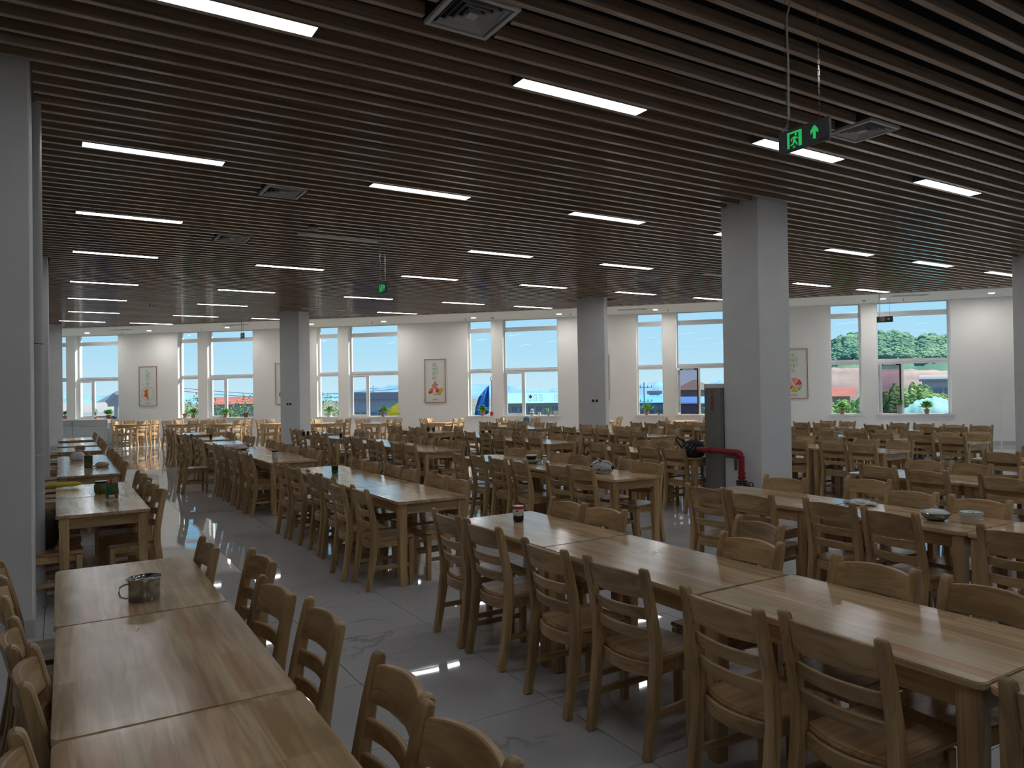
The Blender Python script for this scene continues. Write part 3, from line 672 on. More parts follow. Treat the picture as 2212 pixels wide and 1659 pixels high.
# run: column, name of the run, table fronts, chairs left [(y, top x offset outwards, yaw deg)], chairs right; None = two to a table
def std(ys_, off, a, b, seed):
    r = random.Random(seed); L_ = []
    for y in ys_: L_ += [(y+a+r.uniform(-.03, .03), off+r.uniform(-.04, .04), r.uniform(-4, 4)), (y+b+r.uniform(-.03, .03), off+r.uniform(-.04, .04), r.uniform(-4, 4))]
    return L_
RUNS = [
 ('a', 'the steel mug run', [(1.245, 2.478), (2.485, 3.705), (3.712, 4.91)], [(4.5, .235, 3), (4.05, .2, 3), (3.26, .13, 2), (2.83, .07, -1), (2.08, .08, 0), (1.64, .09, 2)],
  [(4.55, .03, -1), (4.01, .23, -2), (3.34, .14, -4), (2.86, .2, 1), (2.1, .2, 2), (1.63, .19, -5)]),
 ('b', 'the red jar run', [(-.02, 1.235), (1.245, 2.512), (2.525, 3.815), (3.825, 5.033)], [(4.66, .3, -2), (4.16, .3, 2), (3.38, .34, -1), (2.84, .3, 4), (2.1, .34, -2), (1.64, .28, -2), (.86, .3, 0)],
  [(4.6, 0, 0), (4.16, .04, -6), (3.21, .48, 11), (2.84, -.02, 0), (2.1, -.04, -1), (1.6, .02, 6)]),
 ('c', 'the bowl and tub run', [(1.34, 2.553), (2.565, 3.757), (3.768, 5.05)], [(4.57, .38, 1), (4.08, .4, 4), (3.41, .3, -2), (2.9, .34, -7), (2.12, .4, 4)],
  [(4.53, -.1, -6), (4.02, .46, 0), (3.37, .0, 3), (2.83, -.04, 0)]),
 ('f', 'the bare run behind the bowl', [2.68, 3.92], None, None),
 ('g', 'the run at the right edge', [3.9], None, None),
 ('a', 'the green packet run', [7.26, 8.5], None, [(9.08, .1, -4), (8.57, .12, -1), (7.89, .1, -5), (7.42, .12, -4)]),
 ('b', 'the small black cup run', [6.22, 7.45, 8.68], [(9.12, .3, 0), (8.63, .28, 2), (7.91, .26, -3), (7.42, .26, 1), (6.75, .38, -3), (6.29, .32, -2)],
  [(9.1, -.06, -1), (8.6, -.02, -6), (8.01, .05, -2), (7.54, .04, -2), (6.8, -.06, -3), (6.32, -.02, 0)]),
 ('c', 'the tied bag run', [6.26, 7.5, 8.72], [(9.09, .38, -8), (8.6, .36, -5), (8.02, .38, -1), (7.52, .37, -5), (6.85, .28, 5), (6.44, .28, 4)],
  [(9.26, -.08, -5), (8.78, -.04, -4), (8.05, -.15, -5), (7.67, -.08, -4), (6.84, .07, 9), (6.33, -.08, -10)]),
 ('f', 'the black bag run', [7.52, 8.74], None, None), ('g', 'second run past the big pillar', [6.3, 7.52, 8.75], None, None),
 ('h', 'third run past the big pillar', [6.38, 7.6, 8.83], None, None), ('i', 'the run nearest the right window', [7.6, 8.83, 10.7], None, None),
 ('a', 'the brown box run', [10.84, 12.07, 13.3], None, None), ('b', 'the patterned glass run', [10.95, 12.17, 13.39],
  [(14.1, .8, 3), (13.5, .3, -4), (12.92, .3, -4), (12.3, .3, -3), (11.84, .3, -4), (11.3, .3, -6), (10.95, .28, -4)], None),
 ('c', 'the run left of the centre pillar', [11.12, 12.36, 13.6], None, None), ('f', 'the run before the centre pillar', [11.22, 12.45, 13.68], None, None),
 ('g', 'the run right of the centre pillar', [11.28, 12.5, 13.73], None, None), ('h', 'the far run behind the big pillar', [11.3, 12.5, 13.72], None, None),
 ('a', 'the last run by the steel counter', [15.7, 17.42, 19.75], None, None), ('b', 'the far left aisle run', [15.56, 17.38, 19.98], None, None),
 ('c', 'the run by the left pillar', [15.75, 17.6], None, None), ('f', 'the far jar run', [16.1, 17.6], None, None), ('g', 'the far middle run', [15.8, 17.3], None, None)]
for ci, (cl, nm, ts, left, right) in enumerate(RUNS):
    cx = CX[cl]; ts = sorted([t_ if isinstance(t_, tuple) else (t_*KS, t_*KS+1.206) for t_ in ts]); q_ = 1.012 if ts[0][0] > 5.5 else 1.0; tx = cx*KS; edge = .352
    for i, (ya, yb_) in enumerate(ts):
        tb_ = place(table0, tx+R.uniform(-.008, .008), (ya+yb_)/2, R.uniform(-.008, .008), 'brown wooden table, %s from the front in %s' % (ORD[i], nm), 'table', 'dark wooden dining tables'); tb_.scale = (1, (yb_-ya)/1.208, 1)
    yb = [y[0]/q_ for y in ts]; left = left or std(yb, .27, .25, .77, ci*2+1); right = right or std(yb, .0, .25, .77, ci*2+2)
    for side, lst in (('left', left), ('right', right)):
        for i, (y, off, yaw) in enumerate(sorted(lst)):
            s = -1 if side == 'left' else 1; xt = cx+s*(.352+off); xt = min(xt, tx-edge-.06) if s < 0 else max(xt, tx+edge+.06)
            x = xt+(-s)*.24
            place(chair0, x, y*q_, (0 if s < 0 else PI)+math.radians(-yaw*s), 'brown slatted chair, %s from front, %s side of %s' % (ORD[i], side, nm), 'chair', 'brown chairs along the table runs')
# sunlit tables set square to the window wall
PU = [5.4, 7.4, 9.1, 11.0, 12.8, 14.6, 16.7, 19.2, 21.8, 24.3]; PV = [-2.75]*6+[-2.5, -2.4, -2.3, -2.1]
for i, (u, v) in enumerate(zip(PU, PV)):
    p = A+T*u+N*(wv(u)+v+.5); a = math.atan2(N.y, N.x)-PI/2
    place(ptable0, p.x, p.y, a, 'sunlit wooden table by the window wall, %s from the left' % ORD[i], 'table', 'sunlit tables along the window wall')
    for k, (s, dn, off) in enumerate(((-1, -.3, .2), (-1, .28, .2), (1, -.28, .22), (1, .3, .25))):
        q = p+T*(s*(.35+off)-s*.24)+N*dn
        lab = 'sunlit slatted chair, %s %s seat at %s pale table from left' % ('aisle side' if dn < 0 else 'wall side', 'left' if s < 0 else 'right', ORD[i])
        place(pchair0, q.x, q.y, math.atan2(-s*T.y, -s*T.x)+R.uniform(-.08, .08), lab, 'chair', 'sunlit chairs by the window wall')
# ================================================================== FIXTURES
# pvc downpipe behind the near left column
t = thing('drain_pipe', 'grey vertical drain pipe behind the near left pillar', 'pipe', None, (-.19, 7.33, 0))
obj('pipe', MB().lathe([(.085, 0), (.085, 4.6)], 24).mesh('pvc_grey', smooth=30), t)
for z in (.95, 1.27, 2.2): obj('coupling', MB().lathe([(.085, z-.004), (.089, z-.002), (.089, z+.002), (.085, z+.004)], 24).mesh('lamp_trim' if z < 2 else 'blue_paint'), t)
# hydrant cabinet and its red pipe on the big pillar
t = thing('fire_cabinet', 'grey hydrant cabinet with red vertical mark on left of big pillar', 'cabinet', None, (8.1, 7.235, 0))
obj('body', MB().box(-.35, .3, -.15, .15, 0, 1.74).mesh('grey_box', bevel=.006), t)
obj('top_cap', MB().box(-.352, .3, -.152, .152, 1.74, 1.80).mesh('frame_white', bevel=.004), t)
mk = MB()
def redbox(y0, y1, z0, z1, g=.004): mk.box(-.353, -.35, y0, y1, z0, z0+g).box(-.353, -.35, y0, y1, z1-g, z1).box(-.353, -.35, y0, y0+g, z0, z1).box(-.353, -.35, y1-g, y1, z0, z1)
redbox(-.02, .02, 1.42, 1.64); redbox(-.012, .012, 1.44, 1.62); mk.lathe([(.012, -.003), (.02, -.003), (.02, 0), (.012, 0), (.012, -.003)], 14, mat=Matrix.Translation((-.353, .0, 1.69)) @ Matrix.Rotation(PI/2, 4, 'Y'))
obj('red_marking', mk.mesh('red_paint'), t)
t = thing('fire_pipe', 'dark red bent fire pipe with valve fixed to the big pillar', 'pipe', None, (0, 0, 0))
px_ = 7.66; arc = [(px_, 6.66+.07-.07*math.cos(a)-.0, .81+.07*math.sin(a)) for a in [PI/2*i/6 for i in range(7)]]
obj('pipe', MB().tube([(px_, 6.66, .35), (px_, 6.66, .60)]+arc+[(px_, 7.45, .88)], .04, 14).mesh('pipe_red', smooth=50), t)
obj('pipe', MB().tube([(px_, 6.66, 0), (px_, 6.66, .36)], .038, 14).mesh('pipe_red', smooth=50), t)
for y in (7.16, 7.2, 7.44): obj('coupling', MB().tube([(px_, y, .88), (px_, y+.025, .88)], .047, 14).mesh('pipe_red', smooth=50), t)
for z, r_ in ((.60, .05), (.545, .052)): obj('coupling', MB().lathe([(0, z), (r_, z), (r_, z+.025), (0, z+.025)], 16, (px_, 6.66, 0)).mesh('pipe_red', smooth=40), t)
vb = MB()
for z in (.50, .47, .42, .39): vb.lathe([(0, z), (.075, z), (.075, z+.014), (0, z+.014)], 18, (px_, 6.66, 0))
obj('flange', vb.mesh('black'), t)
bl = MB()
for k in range(8): bl.lathe([(0, .375), (.007, .375), (.007, .52), (0, .52)], 6, (px_+.062*math.cos(k*PI/4), 6.66+.062*math.sin(k*PI/4), 0))
obj('bolts', bl.mesh('steel'), t)['kind'] = 'stuff'
obj('valve_body', MB().lathe([(.04, .40), (.062, .42), (.066, .455), (.062, .49), (.04, .51)], 18, (px_, 6.66, 0)).mesh('blue_paint', smooth=40), t)
wh = Matrix.Translation((px_, 6.52, .45)) @ Matrix.Rotation(PI/2, 4, 'X')
tr = MB(); tr.tube([(.055*math.cos(a), .055*math.sin(a), 0) for a in [2*PI*i/18 for i in range(19)]], .007, 6, mat=wh)
for k in range(3): tr.tube([(0, 0, 0), (.055*math.cos(k*2.1), .055*math.sin(k*2.1), 0)], .005, 5, mat=wh)
tr.tube([(px_, 6.6, .455), (px_, 6.52, .455)], .01, 6); obj('hand_wheel', tr.mesh('black', smooth=50), t)
obj('bracket', MB().box(px_-.02, 7.81, 6.88, 6.91, .80, .83).box(7.79, 7.81, 6.86, 6.9, .62, .83).box(px_-.03, px_-.01, 6.7, 6.9, .80, .84).mesh('steel_dark'), t)
# sockets on the rotated columns
def on_face(colk, dx, z):
    x, y, a, b, r = COLUMNS[colk]; p = Vector((x, y, 0))-N*(b+.0)+T*dx; return (p.x, p.y, z)
for ck, lab in ((4, 'left'), (5, 'centre')):
    for i, dx in enumerate((-.05, .05)):
        dx2 = dx+(-.03 if ck == 4 else .08)
        o = thing('wall_switch', 'black square wall switch on the %s pillar, %s one of the pair' % (lab, ('left', 'right')[i]), 'switch', 'black switches on pillars', on_face(ck, dx2, 1.44), AT)
        obj('plate', MB().box(-.036, .036, -.008, 0, -.04, .04).mesh('white_plastic'), o); obj('key', MB().box(-.031, .031, -.011, -.008, -.033, .033).mesh('black'), o)
# serving counter in the far left corner
t = thing('serving_counter', 'stainless serving counter with perforated panels in the far left corner', 'counter', None, (.13, 31.04, 0), math.atan2(-.92, 1.46))
obj('body', MB().box(-1.6, 2.15, .03, .6, .1, .62).mesh('counter_panel'), t)
obj('plinth', MB().box(-1.6, 2.15, .08, .6, 0, .1).mesh('steel_dark'), t)
for x0, x1 in ((-1.6, -.45), (-.43, .32), (.34, 1.62), (1.64, 2.15)):
    obj('front_panel', MB().box(x0, x1, 0, .03, .1, .68 if x0 < 1.6 else .8).mesh('counter_panel', bevel=.003), t)
    if x0 < 1.6: obj('top_band', MB().box(x0, x1, -.02, .6, .68, .92).mesh('counter_steel', bevel=.006), t)
    rv = MB()
    for z in (.35, .57):
        for k in range(int((x1-x0-.06)/.085)): rv.box(x0+.05+k*.085, x0+.075+k*.085, -.004, 0, z, z+.014)
    q = obj('perforation', rv.mesh('rivet'), t); q['kind'] = 'stuff'
t['label'] = 'stainless serving counter with perforated panels in the far left corner'
# ------------------------------------------------------------------ posters
def poster(u, w, title, kind, label):
    p = W(u, -.001); t = thing('framed_poster', label, 'poster', 'framed food posters on the window wall', (p.x, p.y, 1.36), wall_rot(u))
    h = 1.53; g = .018; f = MB(); f.box(-w/2, -w/2+g, -.035, 0, 0, h).box(w/2-g, w/2, -.035, 0, 0, h).box(-w/2+g, w/2-g, -.035, 0, 0, g).box(-w/2+g, w/2-g, -.035, 0, h-g, h)
    obj('frame', f.mesh('poster_frame', bevel=.003), t)
    obj('print', MB().box(-w/2+g, w/2-g, -.016, -.001, g, h-g).mesh('poster_paper'), t)
    y = -.017
    def flat(mb, name, mat): return obj(name, mb.mesh(mat), t)
    ln = MB(); a, b, c, d = -w/2+.06, w/2-.06, .06, h-.06; e_ = .003
    ln.box(a, b, y, y+.001, c, c+e_).box(a, b, y, y+.001, d-e_, d).box(a, a+e_, y, y+.001, c, d).box(b-e_, b, y, y+.001, c, d); flat(ln, 'border_line', 'ink_pale')
    for k, ch in enumerate(title):
        me = text_mesh(ch, .145, 'ink_green'); obj('title_character', me, t, (-.03, y, h-.215-.155*k))
    for k, ch in enumerate('健康食堂美'): obj('caption_character', text_mesh(ch, .045, 'ink_grey'), t, (.085, y, h-.27-.056*k))
    obj('caption', text_mesh('营养健康生活', .035, 'ink_grey'), t, (0, y, .115))
    obj('caption', text_mesh('I\nl\nl\nl\nI', .03, 'ink_pale'), t, (.09, y, h-.63))
    def disc(mb, cx_, cz_, r_, n=18, a0=0, a1=2*PI):
        pts = [(cx_+r_*math.cos(a0+(a1-a0)*i/n), cz_+r_*math.sin(a0+(a1-a0)*i/n)) for i in range(n+(0 if a1-a0 > 6.2 else 1))]
        mb.prism(pts, y-.0005, y+.001, axis=1)
    lf = MB()
    for cx_, cz_, an in ((-.22, .80, .6), (-.19, .82, 1.5), (-.16, .80, 2.3)):
        dx, dz = math.cos(an), math.sin(an); lf.prism([(cx_, cz_), (cx_+.03*dx+.012*dz, cz_+.03*dz-.012*dx), (cx_+.065*dx, cz_+.065*dz), (cx_+.03*dx-.012*dz, cz_+.03*dz+.012*dx)], y-.0005, y+.001, axis=1)
    flat(lf, 'leaf_print', 'ink_pink' if kind == 'plate' else 'ink_cream')
    if kind == 'plate':
        rg = MB(); n_ = 36; ring = [[(r_*math.cos(2*PI*i/n_), q_, .48+r_*math.sin(2*PI*i/n_)) for i in range(n_)] for r_, q_ in ((.25, y-.0005), (.262, y-.0005), (.262, y+.001), (.25, y+.001), (.25, y-.0005))]
        rg.rings(ring, caps=False); flat(rg, 'plate_outline', 'ink_grey')
        f1 = MB(); pts = [(0, .68), (-.05, .66), (-.13, .62), (-.17, .56), (-.14, .50), (-.19, .44), (-.16, .36), (-.09, .33), (-.05, .29), (0, .28)]; f1.prism(pts, y-.0005, y+.001, axis=1); flat(f1, 'food_print', 'ink_orange')
        f2 = MB(); disc(f2, -.10, .56, .03); disc(f2, -.06, .45, .035); disc(f2, -.12, .42, .025)
        for v_ in range(len(f2.v)): x_, yy, z_ = f2.v[v_]; f2.v[v_] = (x_, yy-.0008, z_)
        flat(f2, 'food_print', 'ink_red')
        f3 = MB().box(-.01, .012, y-.002, y+.001, .22, .36); flat(f3, 'chopstick_print', 'black'); flat(MB().box(-.002, .004, y-.001, y+.001, .36, .74), 'chopstick_print', 'ink_grey')
    elif kind == 'fruit':
        gr = MB(); r_ = random.Random(3)
        for k in range(34):
            x_ = r_.gauss(.0, .075); z_ = .60+r_.uniform(-.1, .12)
            if abs(x_) < .17-(z_-.5)*.45: disc(gr, x_, z_, .026, 10)
        flat(gr, 'food_print', 'ink_pink')
        g2 = MB(); disc(g2, .08, .42, .07); disc(g2, -.20, .36, .05); disc(g2, -.13, .38, .045); disc(g2, .05, .52, .03); flat(g2, 'food_print', 'ink_red')
        g3 = MB(); disc(g3, -.12, .46, .06); flat(g3, 'food_print', 'ink_orange'); g4 = MB(); disc(g4, .2, .42, .085); disc(g4, .26, .48, .04); flat(g4, 'food_print', 'ink_yellow')
        g5 = MB(); disc(g5, .17, .31, .05); disc(g5, .11, .3, .035); disc(g5, -.2, .44, .035); flat(g5, 'food_print', 'ink_leaf'); g6 = MB(); disc(g6, -.02, .31, .06); disc(g6, .03, .29, .04); flat(g6, 'food_print', 'ink_cream')
    else:
        cols = ['ink_red', 'ink_pink', 'ink_cream', 'ink_orange', 'ink_yellow', 'ink_leaf']
        for k in range(6):
            s_ = MB(); a0 = k*PI/3+.06; pts = [(.0+.015*math.cos(a0+.5), .42+.015*math.sin(a0+.5))]+[(.22*math.cos(a0+(PI/3-.12)*i/6), .42+.22*math.sin(a0+(PI/3-.12)*i/6)) for i in range(7)]
            s_.prism(pts, y-.0005, y+.001, axis=1); flat(s_, 'food_print', cols[k])
            d_ = MB(); r_ = random.Random(k)
            for q_ in range(7):
                rr = r_.uniform(.07, .19); an = a0+r_.uniform(.15, .8); disc(d_, rr*math.cos(an), .42+rr*math.sin(an), r_.uniform(.01, .02), 8)
            for v_ in range(len(d_.v)): x_, yy, z_ = d_.v[v_]; d_.v[v_] = (x_, yy-.0008, z_)
            flat(d_, 'food_print', cols[(k+3) % 6])
poster(4.05, .78, '光盘行动', 'plate', 'tall framed poster with green characters over a half eaten plate')
poster(9.85, .78, '节约粮食', 'fruit', 'tall framed poster mostly hidden behind the left pillar')
poster(15.73, .78, '绿色新鲜', 'fruit', 'tall framed poster with green characters over colourful fruit')
poster(21.45, .78, '珍惜粮食', 'plate', 'framed poster edge showing right of the centre pillar')
poster(27.52, .78, '文明排队', 'pizza', 'tall framed poster with green characters over a sliced pizza')
# ------------------------------------------------------------------ plants and ornaments on the sills
def foliage(r, h, n, lw, droop=.3, seed=0, spiky=False):
    rd = random.Random(seed); mb = MB()
    for k in range(n):
        a = rd.uniform(0, 2*PI); el = rd.uniform(.15, 1.45); L_ = rd.uniform(.6, 1.0)
        tip = Vector((math.cos(a)*math.cos(el)*r*L_, math.sin(a)*math.cos(el)*r*L_, h*(.25+.75*math.sin(el))*L_))
        base = Vector((0, 0, .0)); mid = base.lerp(tip, .6)+Vector((0, 0, .02)); side = Vector((-math.sin(a), math.cos(a), 0))*lw*(.35 if spiky else 1)
        tip2 = tip+Vector((math.cos(a)*lw*1.2, math.sin(a)*lw*1.2, -droop*lw*1.6))
        b0 = base.lerp(tip, .0 if spiky else .5); m1 = tip.lerp(tip2, .4)
        mb.add([b0, m1+side, tip2, m1-side, m1+Vector((0, 0, -.006))], [(0, 4, 1), (1, 4, 2), (2, 4, 3), (3, 4, 0)])
        if not spiky and k % 3 == 0: mb.tube([base, mid, b0], .0025, 3)
    return mb
def sill_plant(u, label, pot='pot_terracotta', pr=.075, ph=.13, r=.2, h=.22, n=60, lw=.04, seed=0, spiky=False, dv=.05, z=None):
    p = W(u, dv, z or SILL+.03); t = thing('potted_plant', label, 'plant', 'potted plants on the window sills', p)
    obj('pot', MB().lathe([(0, 0), (pr*.72, 0), (pr, ph*.8), (pr*1.12, ph*.8), (pr*1.12, ph), (pr*.9, ph), (pr*.9, ph*.9), (0, ph*.9)], 16).mesh(pot, smooth=35), t)
    if n:
        f_ = foliage(r, h, n, lw, seed=seed, spiky=spiky); f_.v = [(x, y, zz+ph*.9) for x, y, zz in f_.v]; obj('foliage', f_.mesh('plant_green'), t)
    return t
sill_plant(.28, 'dark green potted plant at the far left window edge', n=50, seed=1)
sill_plant(1.67, 'thin upright bamboo in pink pot above the steel counter', 'pot_red', .06, .08, .08, .36, 26, .03, 2, True)
sill_plant(2.24, 'wide bushy green plant behind the steel counter', r=.24, h=.27, n=110, seed=3, pr=.09)
sill_plant(5.6, 'brown pot with small trailing sprig, left of the bushy one', r=.16, h=.1, n=18, seed=4, pr=.09, ph=.16)
sill_plant(5.95, 'bushy green plant on the second narrow window sill from left', r=.24, h=.26, n=80, seed=5)
sill_plant(7.34, 'bright green plant before the red roof window', r=.24, h=.24, n=80, seed=6)
sill_plant(8.19, 'squat cactus in brown pot on the red roof window sill', 'pot_brown', .11, .17, .05, .07, 20, .02, 7)
sill_plant(11.59, 'little tree in white pot right of the left pillar', 'pot_white', .1, .15, .21, .28, 70, .035, 8)
sill_plant(13.72, 'leafy plant in front of the yellow flag', r=.26, h=.28, n=85, seed=9)
sill_plant(14.36, 'tiny succulent in pale pot by the yellow flag', 'pot_white', .055, .09, .08, .06, 30, .02, 10)
sill_plant(17.44, 'leafy plant in front of the blue flag', r=.27, h=.28, n=90, seed=11)
sill_plant(17.78, 'small red pot with green sprout beside the blue flag plant', 'pot_red', .08, .12, .07, .07, 22, .02, 12)
sill_plant(19.78, 'spiky pale plant in grey pot among the sill ornaments', 'pot_grey', .075, .11, .24, .22, 26, .03, 13, True)
sill_plant(23.04, 'spreading green plant right of the centre pillar', r=.28, h=.28, n=90, seed=14)
sill_plant(23.42, 'low trailing sprig beside the spreading green plant', 'pot_grey', .03, .03, .1, .05, 16, .03, 15)
sill_plant(28.85, 'round green plant on narrow sill before the red shed', r=.26, h=.25, n=90, seed=16)
sill_plant(30.39, 'tall grey vase with thin sprout beside the insect screen', 'pot_grey', .07, .26, .13, .22, 22, .03, 17)
sill_plant(31.1, 'widest green plant on the right window sill before teal mound', r=.26, h=.28, n=110, seed=18)
p = W(19.2, .05, SILL+.03); t = thing('ornament_figure', 'small white ornament with dark spots on the middle window sill', 'ornament', None, p)
obj('body', MB().lathe([(0, 0), (.07, 0), (.085, .06), (.055, .12), (0, .14)], 14).mesh('white_plastic', smooth=40), t); obj('head', MB().lathe([(0, .12), (.05, .14), (.062, .18), (.04, .22), (0, .235)], 14).mesh('white_plastic', smooth=40), t)
ob = obj('spots', MB().lathe([(0, -.02), (.02, 0), (0, .02)], 8, (-.03, -.055, .19)).lathe([(0, -.02), (.02, 0), (0, .02)], 8, (.03, -.055, .2)).lathe([(.086, .05), (.088, .06), (.086, .07)], 14).mesh('black'), t)
for u, l, mt, w_, h_ in ((19.45, 'small cream cup beside the spotted ornament on the sill', 'cream_plastic', .05, .1), (20.02, 'pale ribbed jar at the right end of the middle sill', 'pot_white', .075, .15)):
    p = W(u, .05, SILL+.03); t = thing('jar', l, 'jar', None, p)
    obj('body', MB().lathe([(0, 0), (w_*.85, 0), (w_, h_*.2), (w_, h_*.85), (w_*.8, h_), (w_*.7, h_), (w_*.75, h_*.8), (0, h_*.8)], 14).mesh(mt, smooth=35), t)
    obj('rim', MB().lathe([(w_*.8, h_), (w_*.88, h_), (w_*.88, h_+.008), (w_*.8, h_+.008), (w_*.8, h_)], 14).mesh('white_plastic'), t)
p = W(2.5, .0, SILL+.03); t = thing('shallow_bowl', 'flat dark bowl at the end of the steel counter sill', 'bowl', None, p)
obj('bowl', MB().lathe([(0, 0), (.08, 0), (.17, .06), (.18, .06), (.15, .035), (0, .015)], 18).mesh('steel_dark', smooth=40), t); obj('lid_knob', MB().lathe([(0, .02), (.12, .05), (.03, .08), (.02, .11), (0, .11)], 14).mesh('black', smooth=40), t)
# ------------------------------------------------------------------ things on the tables
TZ = .7655
# enamelled steel mug with sunk lid
t = thing('steel_mug', 'dented oval steel mug with handle and sunken lid on the near left table', 'mug', None, (0.345, 3.970, TZ), .1); t.scale = (0.85,)*3
obj('cup', MB().lathe([(0, 0), (.078, 0), (.082, .006), (.082, .085), (.084, .108), (.095, .128), (.092, .13), (.08, .11), (.078, .02), (0, .012)], 36, sx=1.0, sy=.86).mesh('steel_dark', smooth=50), t)
obj('rim', MB().tube([(.095*math.cos(a), .082*math.sin(a), .129) for a in [2*PI*i/36 for i in range(37)]], .0022, 6).mesh('steel', smooth=60), t)
obj('lid', MB().lathe([(0, .108), (.03, .104), (.07, .108), (.08, .113), (.08, .108), (0, .1)], 30, sx=1, sy=.86).mesh('steel_dark', smooth=50), t)
obj('lid_handle', MB().tube([(-.05, 0, .107), (-.045, 0, .118), (.045, 0, .118), (.05, 0, .107)], .004, 6).mesh('steel', smooth=60), t)
obj('handle', MB().tube([(-.08, 0, .1), (-.105, 0, .1), (-.125, 0, .088), (-.13, 0, .06), (-.122, 0, .034), (-.1, 0, .024), (-.08, 0, .022)], .0048, 8).mesh('steel', smooth=60), t)
def jar(name, x, y, r, h, body, lid, label, cat='jar', contents=None, group=None, lid_top=None):
    t = thing(name, label, cat, group, (x*KS, y*KS, TZ)); t.scale = (.75,)*3 if 'far' in (group or '') else (1, 1, 1)
    obj('jar_body', MB().lathe([(0, 0), (r*.8, 0), (r*.95, r*.3), (r, h*.5), (r, h*.86), (0, h*.86)], 20).mesh(body, smooth=35), t)
    if contents: obj('contents', MB().lathe([(0, .001), (r*.82, .001), (r*.98, r*.3), (r*1.012, h*.42), (0, h*.42)], 20).mesh(contents, smooth=35), t)
    obj('lid', MB().lathe([(0, h*.86), (r*1.08, h*.86), (r*1.08, h), (r*1.02, h*1.02), (0, h*1.02)], 20).mesh(lid, smooth=35), t)
    if lid_top: obj('lid_top', MB().lathe([(0, h*1.02), (r, h*1.02), (r*.97, h*1.045), (0, h*1.045)], 20).mesh(lid_top, smooth=35), t)
    return t
t = jar('sauce_jar', 2.97, 4.74, .040, .115, 'white_plastic', 'red_paint', 'sauce jar with red lid and spotted label on a near table', contents='sauce_dark', lid_top='white_plastic')
sp_ = MB(); r_ = random.Random(5)
for k in range(26):
    a = r_.uniform(0, 2*PI); z = r_.uniform(.05, .095); s_ = r_.uniform(.003, .008)
    sp_.add([(.0408*math.cos(a-s_/.04), .0408*math.sin(a-s_/.04), z), (.0408*math.cos(a), .0408*math.sin(a), z-s_), (.0408*math.cos(a+s_/.04), .0408*math.sin(a+s_/.04), z), (.0408*math.cos(a), .0408*math.sin(a), z+s_*1.2)], [(0, 1, 2, 3)])
obj('label_spots', sp_.mesh('sauce_dark'), t)['kind'] = 'stuff'
jar('sauce_jar', 2.82, 11.5, .046, .13, 'white_plastic', 'black', 'tall clear patterned glass with dark rim left of the middle rows', 'glass')
jar('small_cup', 2.93, 8.98, .04, .09, 'black', 'black', 'short black cup with green band at the far table end', 'cup', contents='packet_green')
k = 0
for x, y, lab in ((4.93, 17.4, 'left dark jar of the cluster by the left pillar'), (5.05, 17.45, 'middle dark jar of the cluster by the left pillar'), (5.17, 17.38, 'right dark jar of the cluster by the left pillar'),
                  (5.35, 15.95, 'single dark jar on the table right of the left pillar'), (7.78, 16.75, 'left dark jar before the fruit poster'), (7.9, 16.82, 'middle dark jar before the fruit poster'), (8.02, 16.76, 'right dark jar before the fruit poster'),
                  (8.18, 14.5, 'left black jar below the blue flag window'), (8.3, 14.42, 'middle black jar below the blue flag window'), (8.1, 14.42, 'right black jar below the blue flag window'), (7.75, 18.2, 'grey cup alone on a far table before the fruit poster'),
                  (5.66, 8.33, 'small white patterned jar beside the stacked bowls'), (2.6, 18.3, 'brown jar on the far left aisle table'), (2.95, 17.9, 'black jar on the far left aisle table')):
    jar('sauce_jar', x, y, .042, .13, 'white_plastic' if 'white' in lab else ('pot_brown' if 'brown' in lab else ('pot_grey' if 'grey' in lab else 'black')), 'steel_dark' if 'white' in lab else 'black', lab, group='sauce jars on the far tables')
def lump(r, h, seed, n=14, m=9, sx=1, sy=1, wob=.12, point=0):
    rd = random.Random(seed); rg = []
    for i in range(m+1):
        f_ = i/m; rr = r*math.sin(PI*min(.97, max(.12, .18+.82*f_)))**.7; z = h*(1-math.cos(PI*f_))/2
        rg.append([(sx*rr*(1+rd.uniform(-wob, wob))*math.cos(2*PI*k/n), sy*rr*(1+rd.uniform(-wob, wob))*math.sin(2*PI*k/n), max(0, z+rd.uniform(-wob, wob)*h*.15) if i else 0) for k in range(n)])
    return MB().rings(rg)
t = thing('plastic_bag', 'knotted white plastic bag holding a dark dish on the middle table', 'bag', None, (5.417, 6.777, TZ))
obj('dish', MB().lathe([(0, 0), (.085, 0), (.105, .055), (.1, .06), (0, .05)], 20, sy=.85).mesh('food_brown', smooth=40), t)
obj('wrap', (lambda b: (setattr(b, 'v', [(x, y, z+.03) for x, y, z in b.v]), b)[1])(lump(.14, .12, 4, 18, 9)).mesh('clear_plastic', smooth=60), t)
obj('wrap_folds', lump(.11, .13, 9, 16, 8, wob=.2).mesh('bag_white', smooth=60), t); 
obj('knot', MB().rings([[(.02*math.cos(a), .012*math.sin(a), .125) for a in (0, 1.6, 3.1, 4.7)], [(-.05+.02*math.cos(a), .02*math.sin(a), .165) for a in (0, 1.6, 3.1, 4.7)], [(-.06+.004*math.cos(a), .004*math.sin(a), .18) for a in (0, 1.6, 3.1, 4.7)]]).mesh('bag_white'), t)
t = thing('metal_bowl', 'steel bowl with white plastic bag knotted inside beside the lidded tub', 'bowl', None, (5.388, 2.916, TZ)); t.scale = (0.9,)*3
obj('bowl', MB().lathe([(0, 0), (.055, 0), (.09, .02), (.115, .062), (.112, .064), (.086, .026), (0, .006)], 30).mesh('steel_dark', smooth=50), t)
obj('bag', (lambda b: (setattr(b, 'v', [(x, y, z+.03) for x, y, z in b.v]), b)[1])(lump(.1, .06, 12, 22, 8, wob=.1)).mesh('bag_white', smooth=60), t)
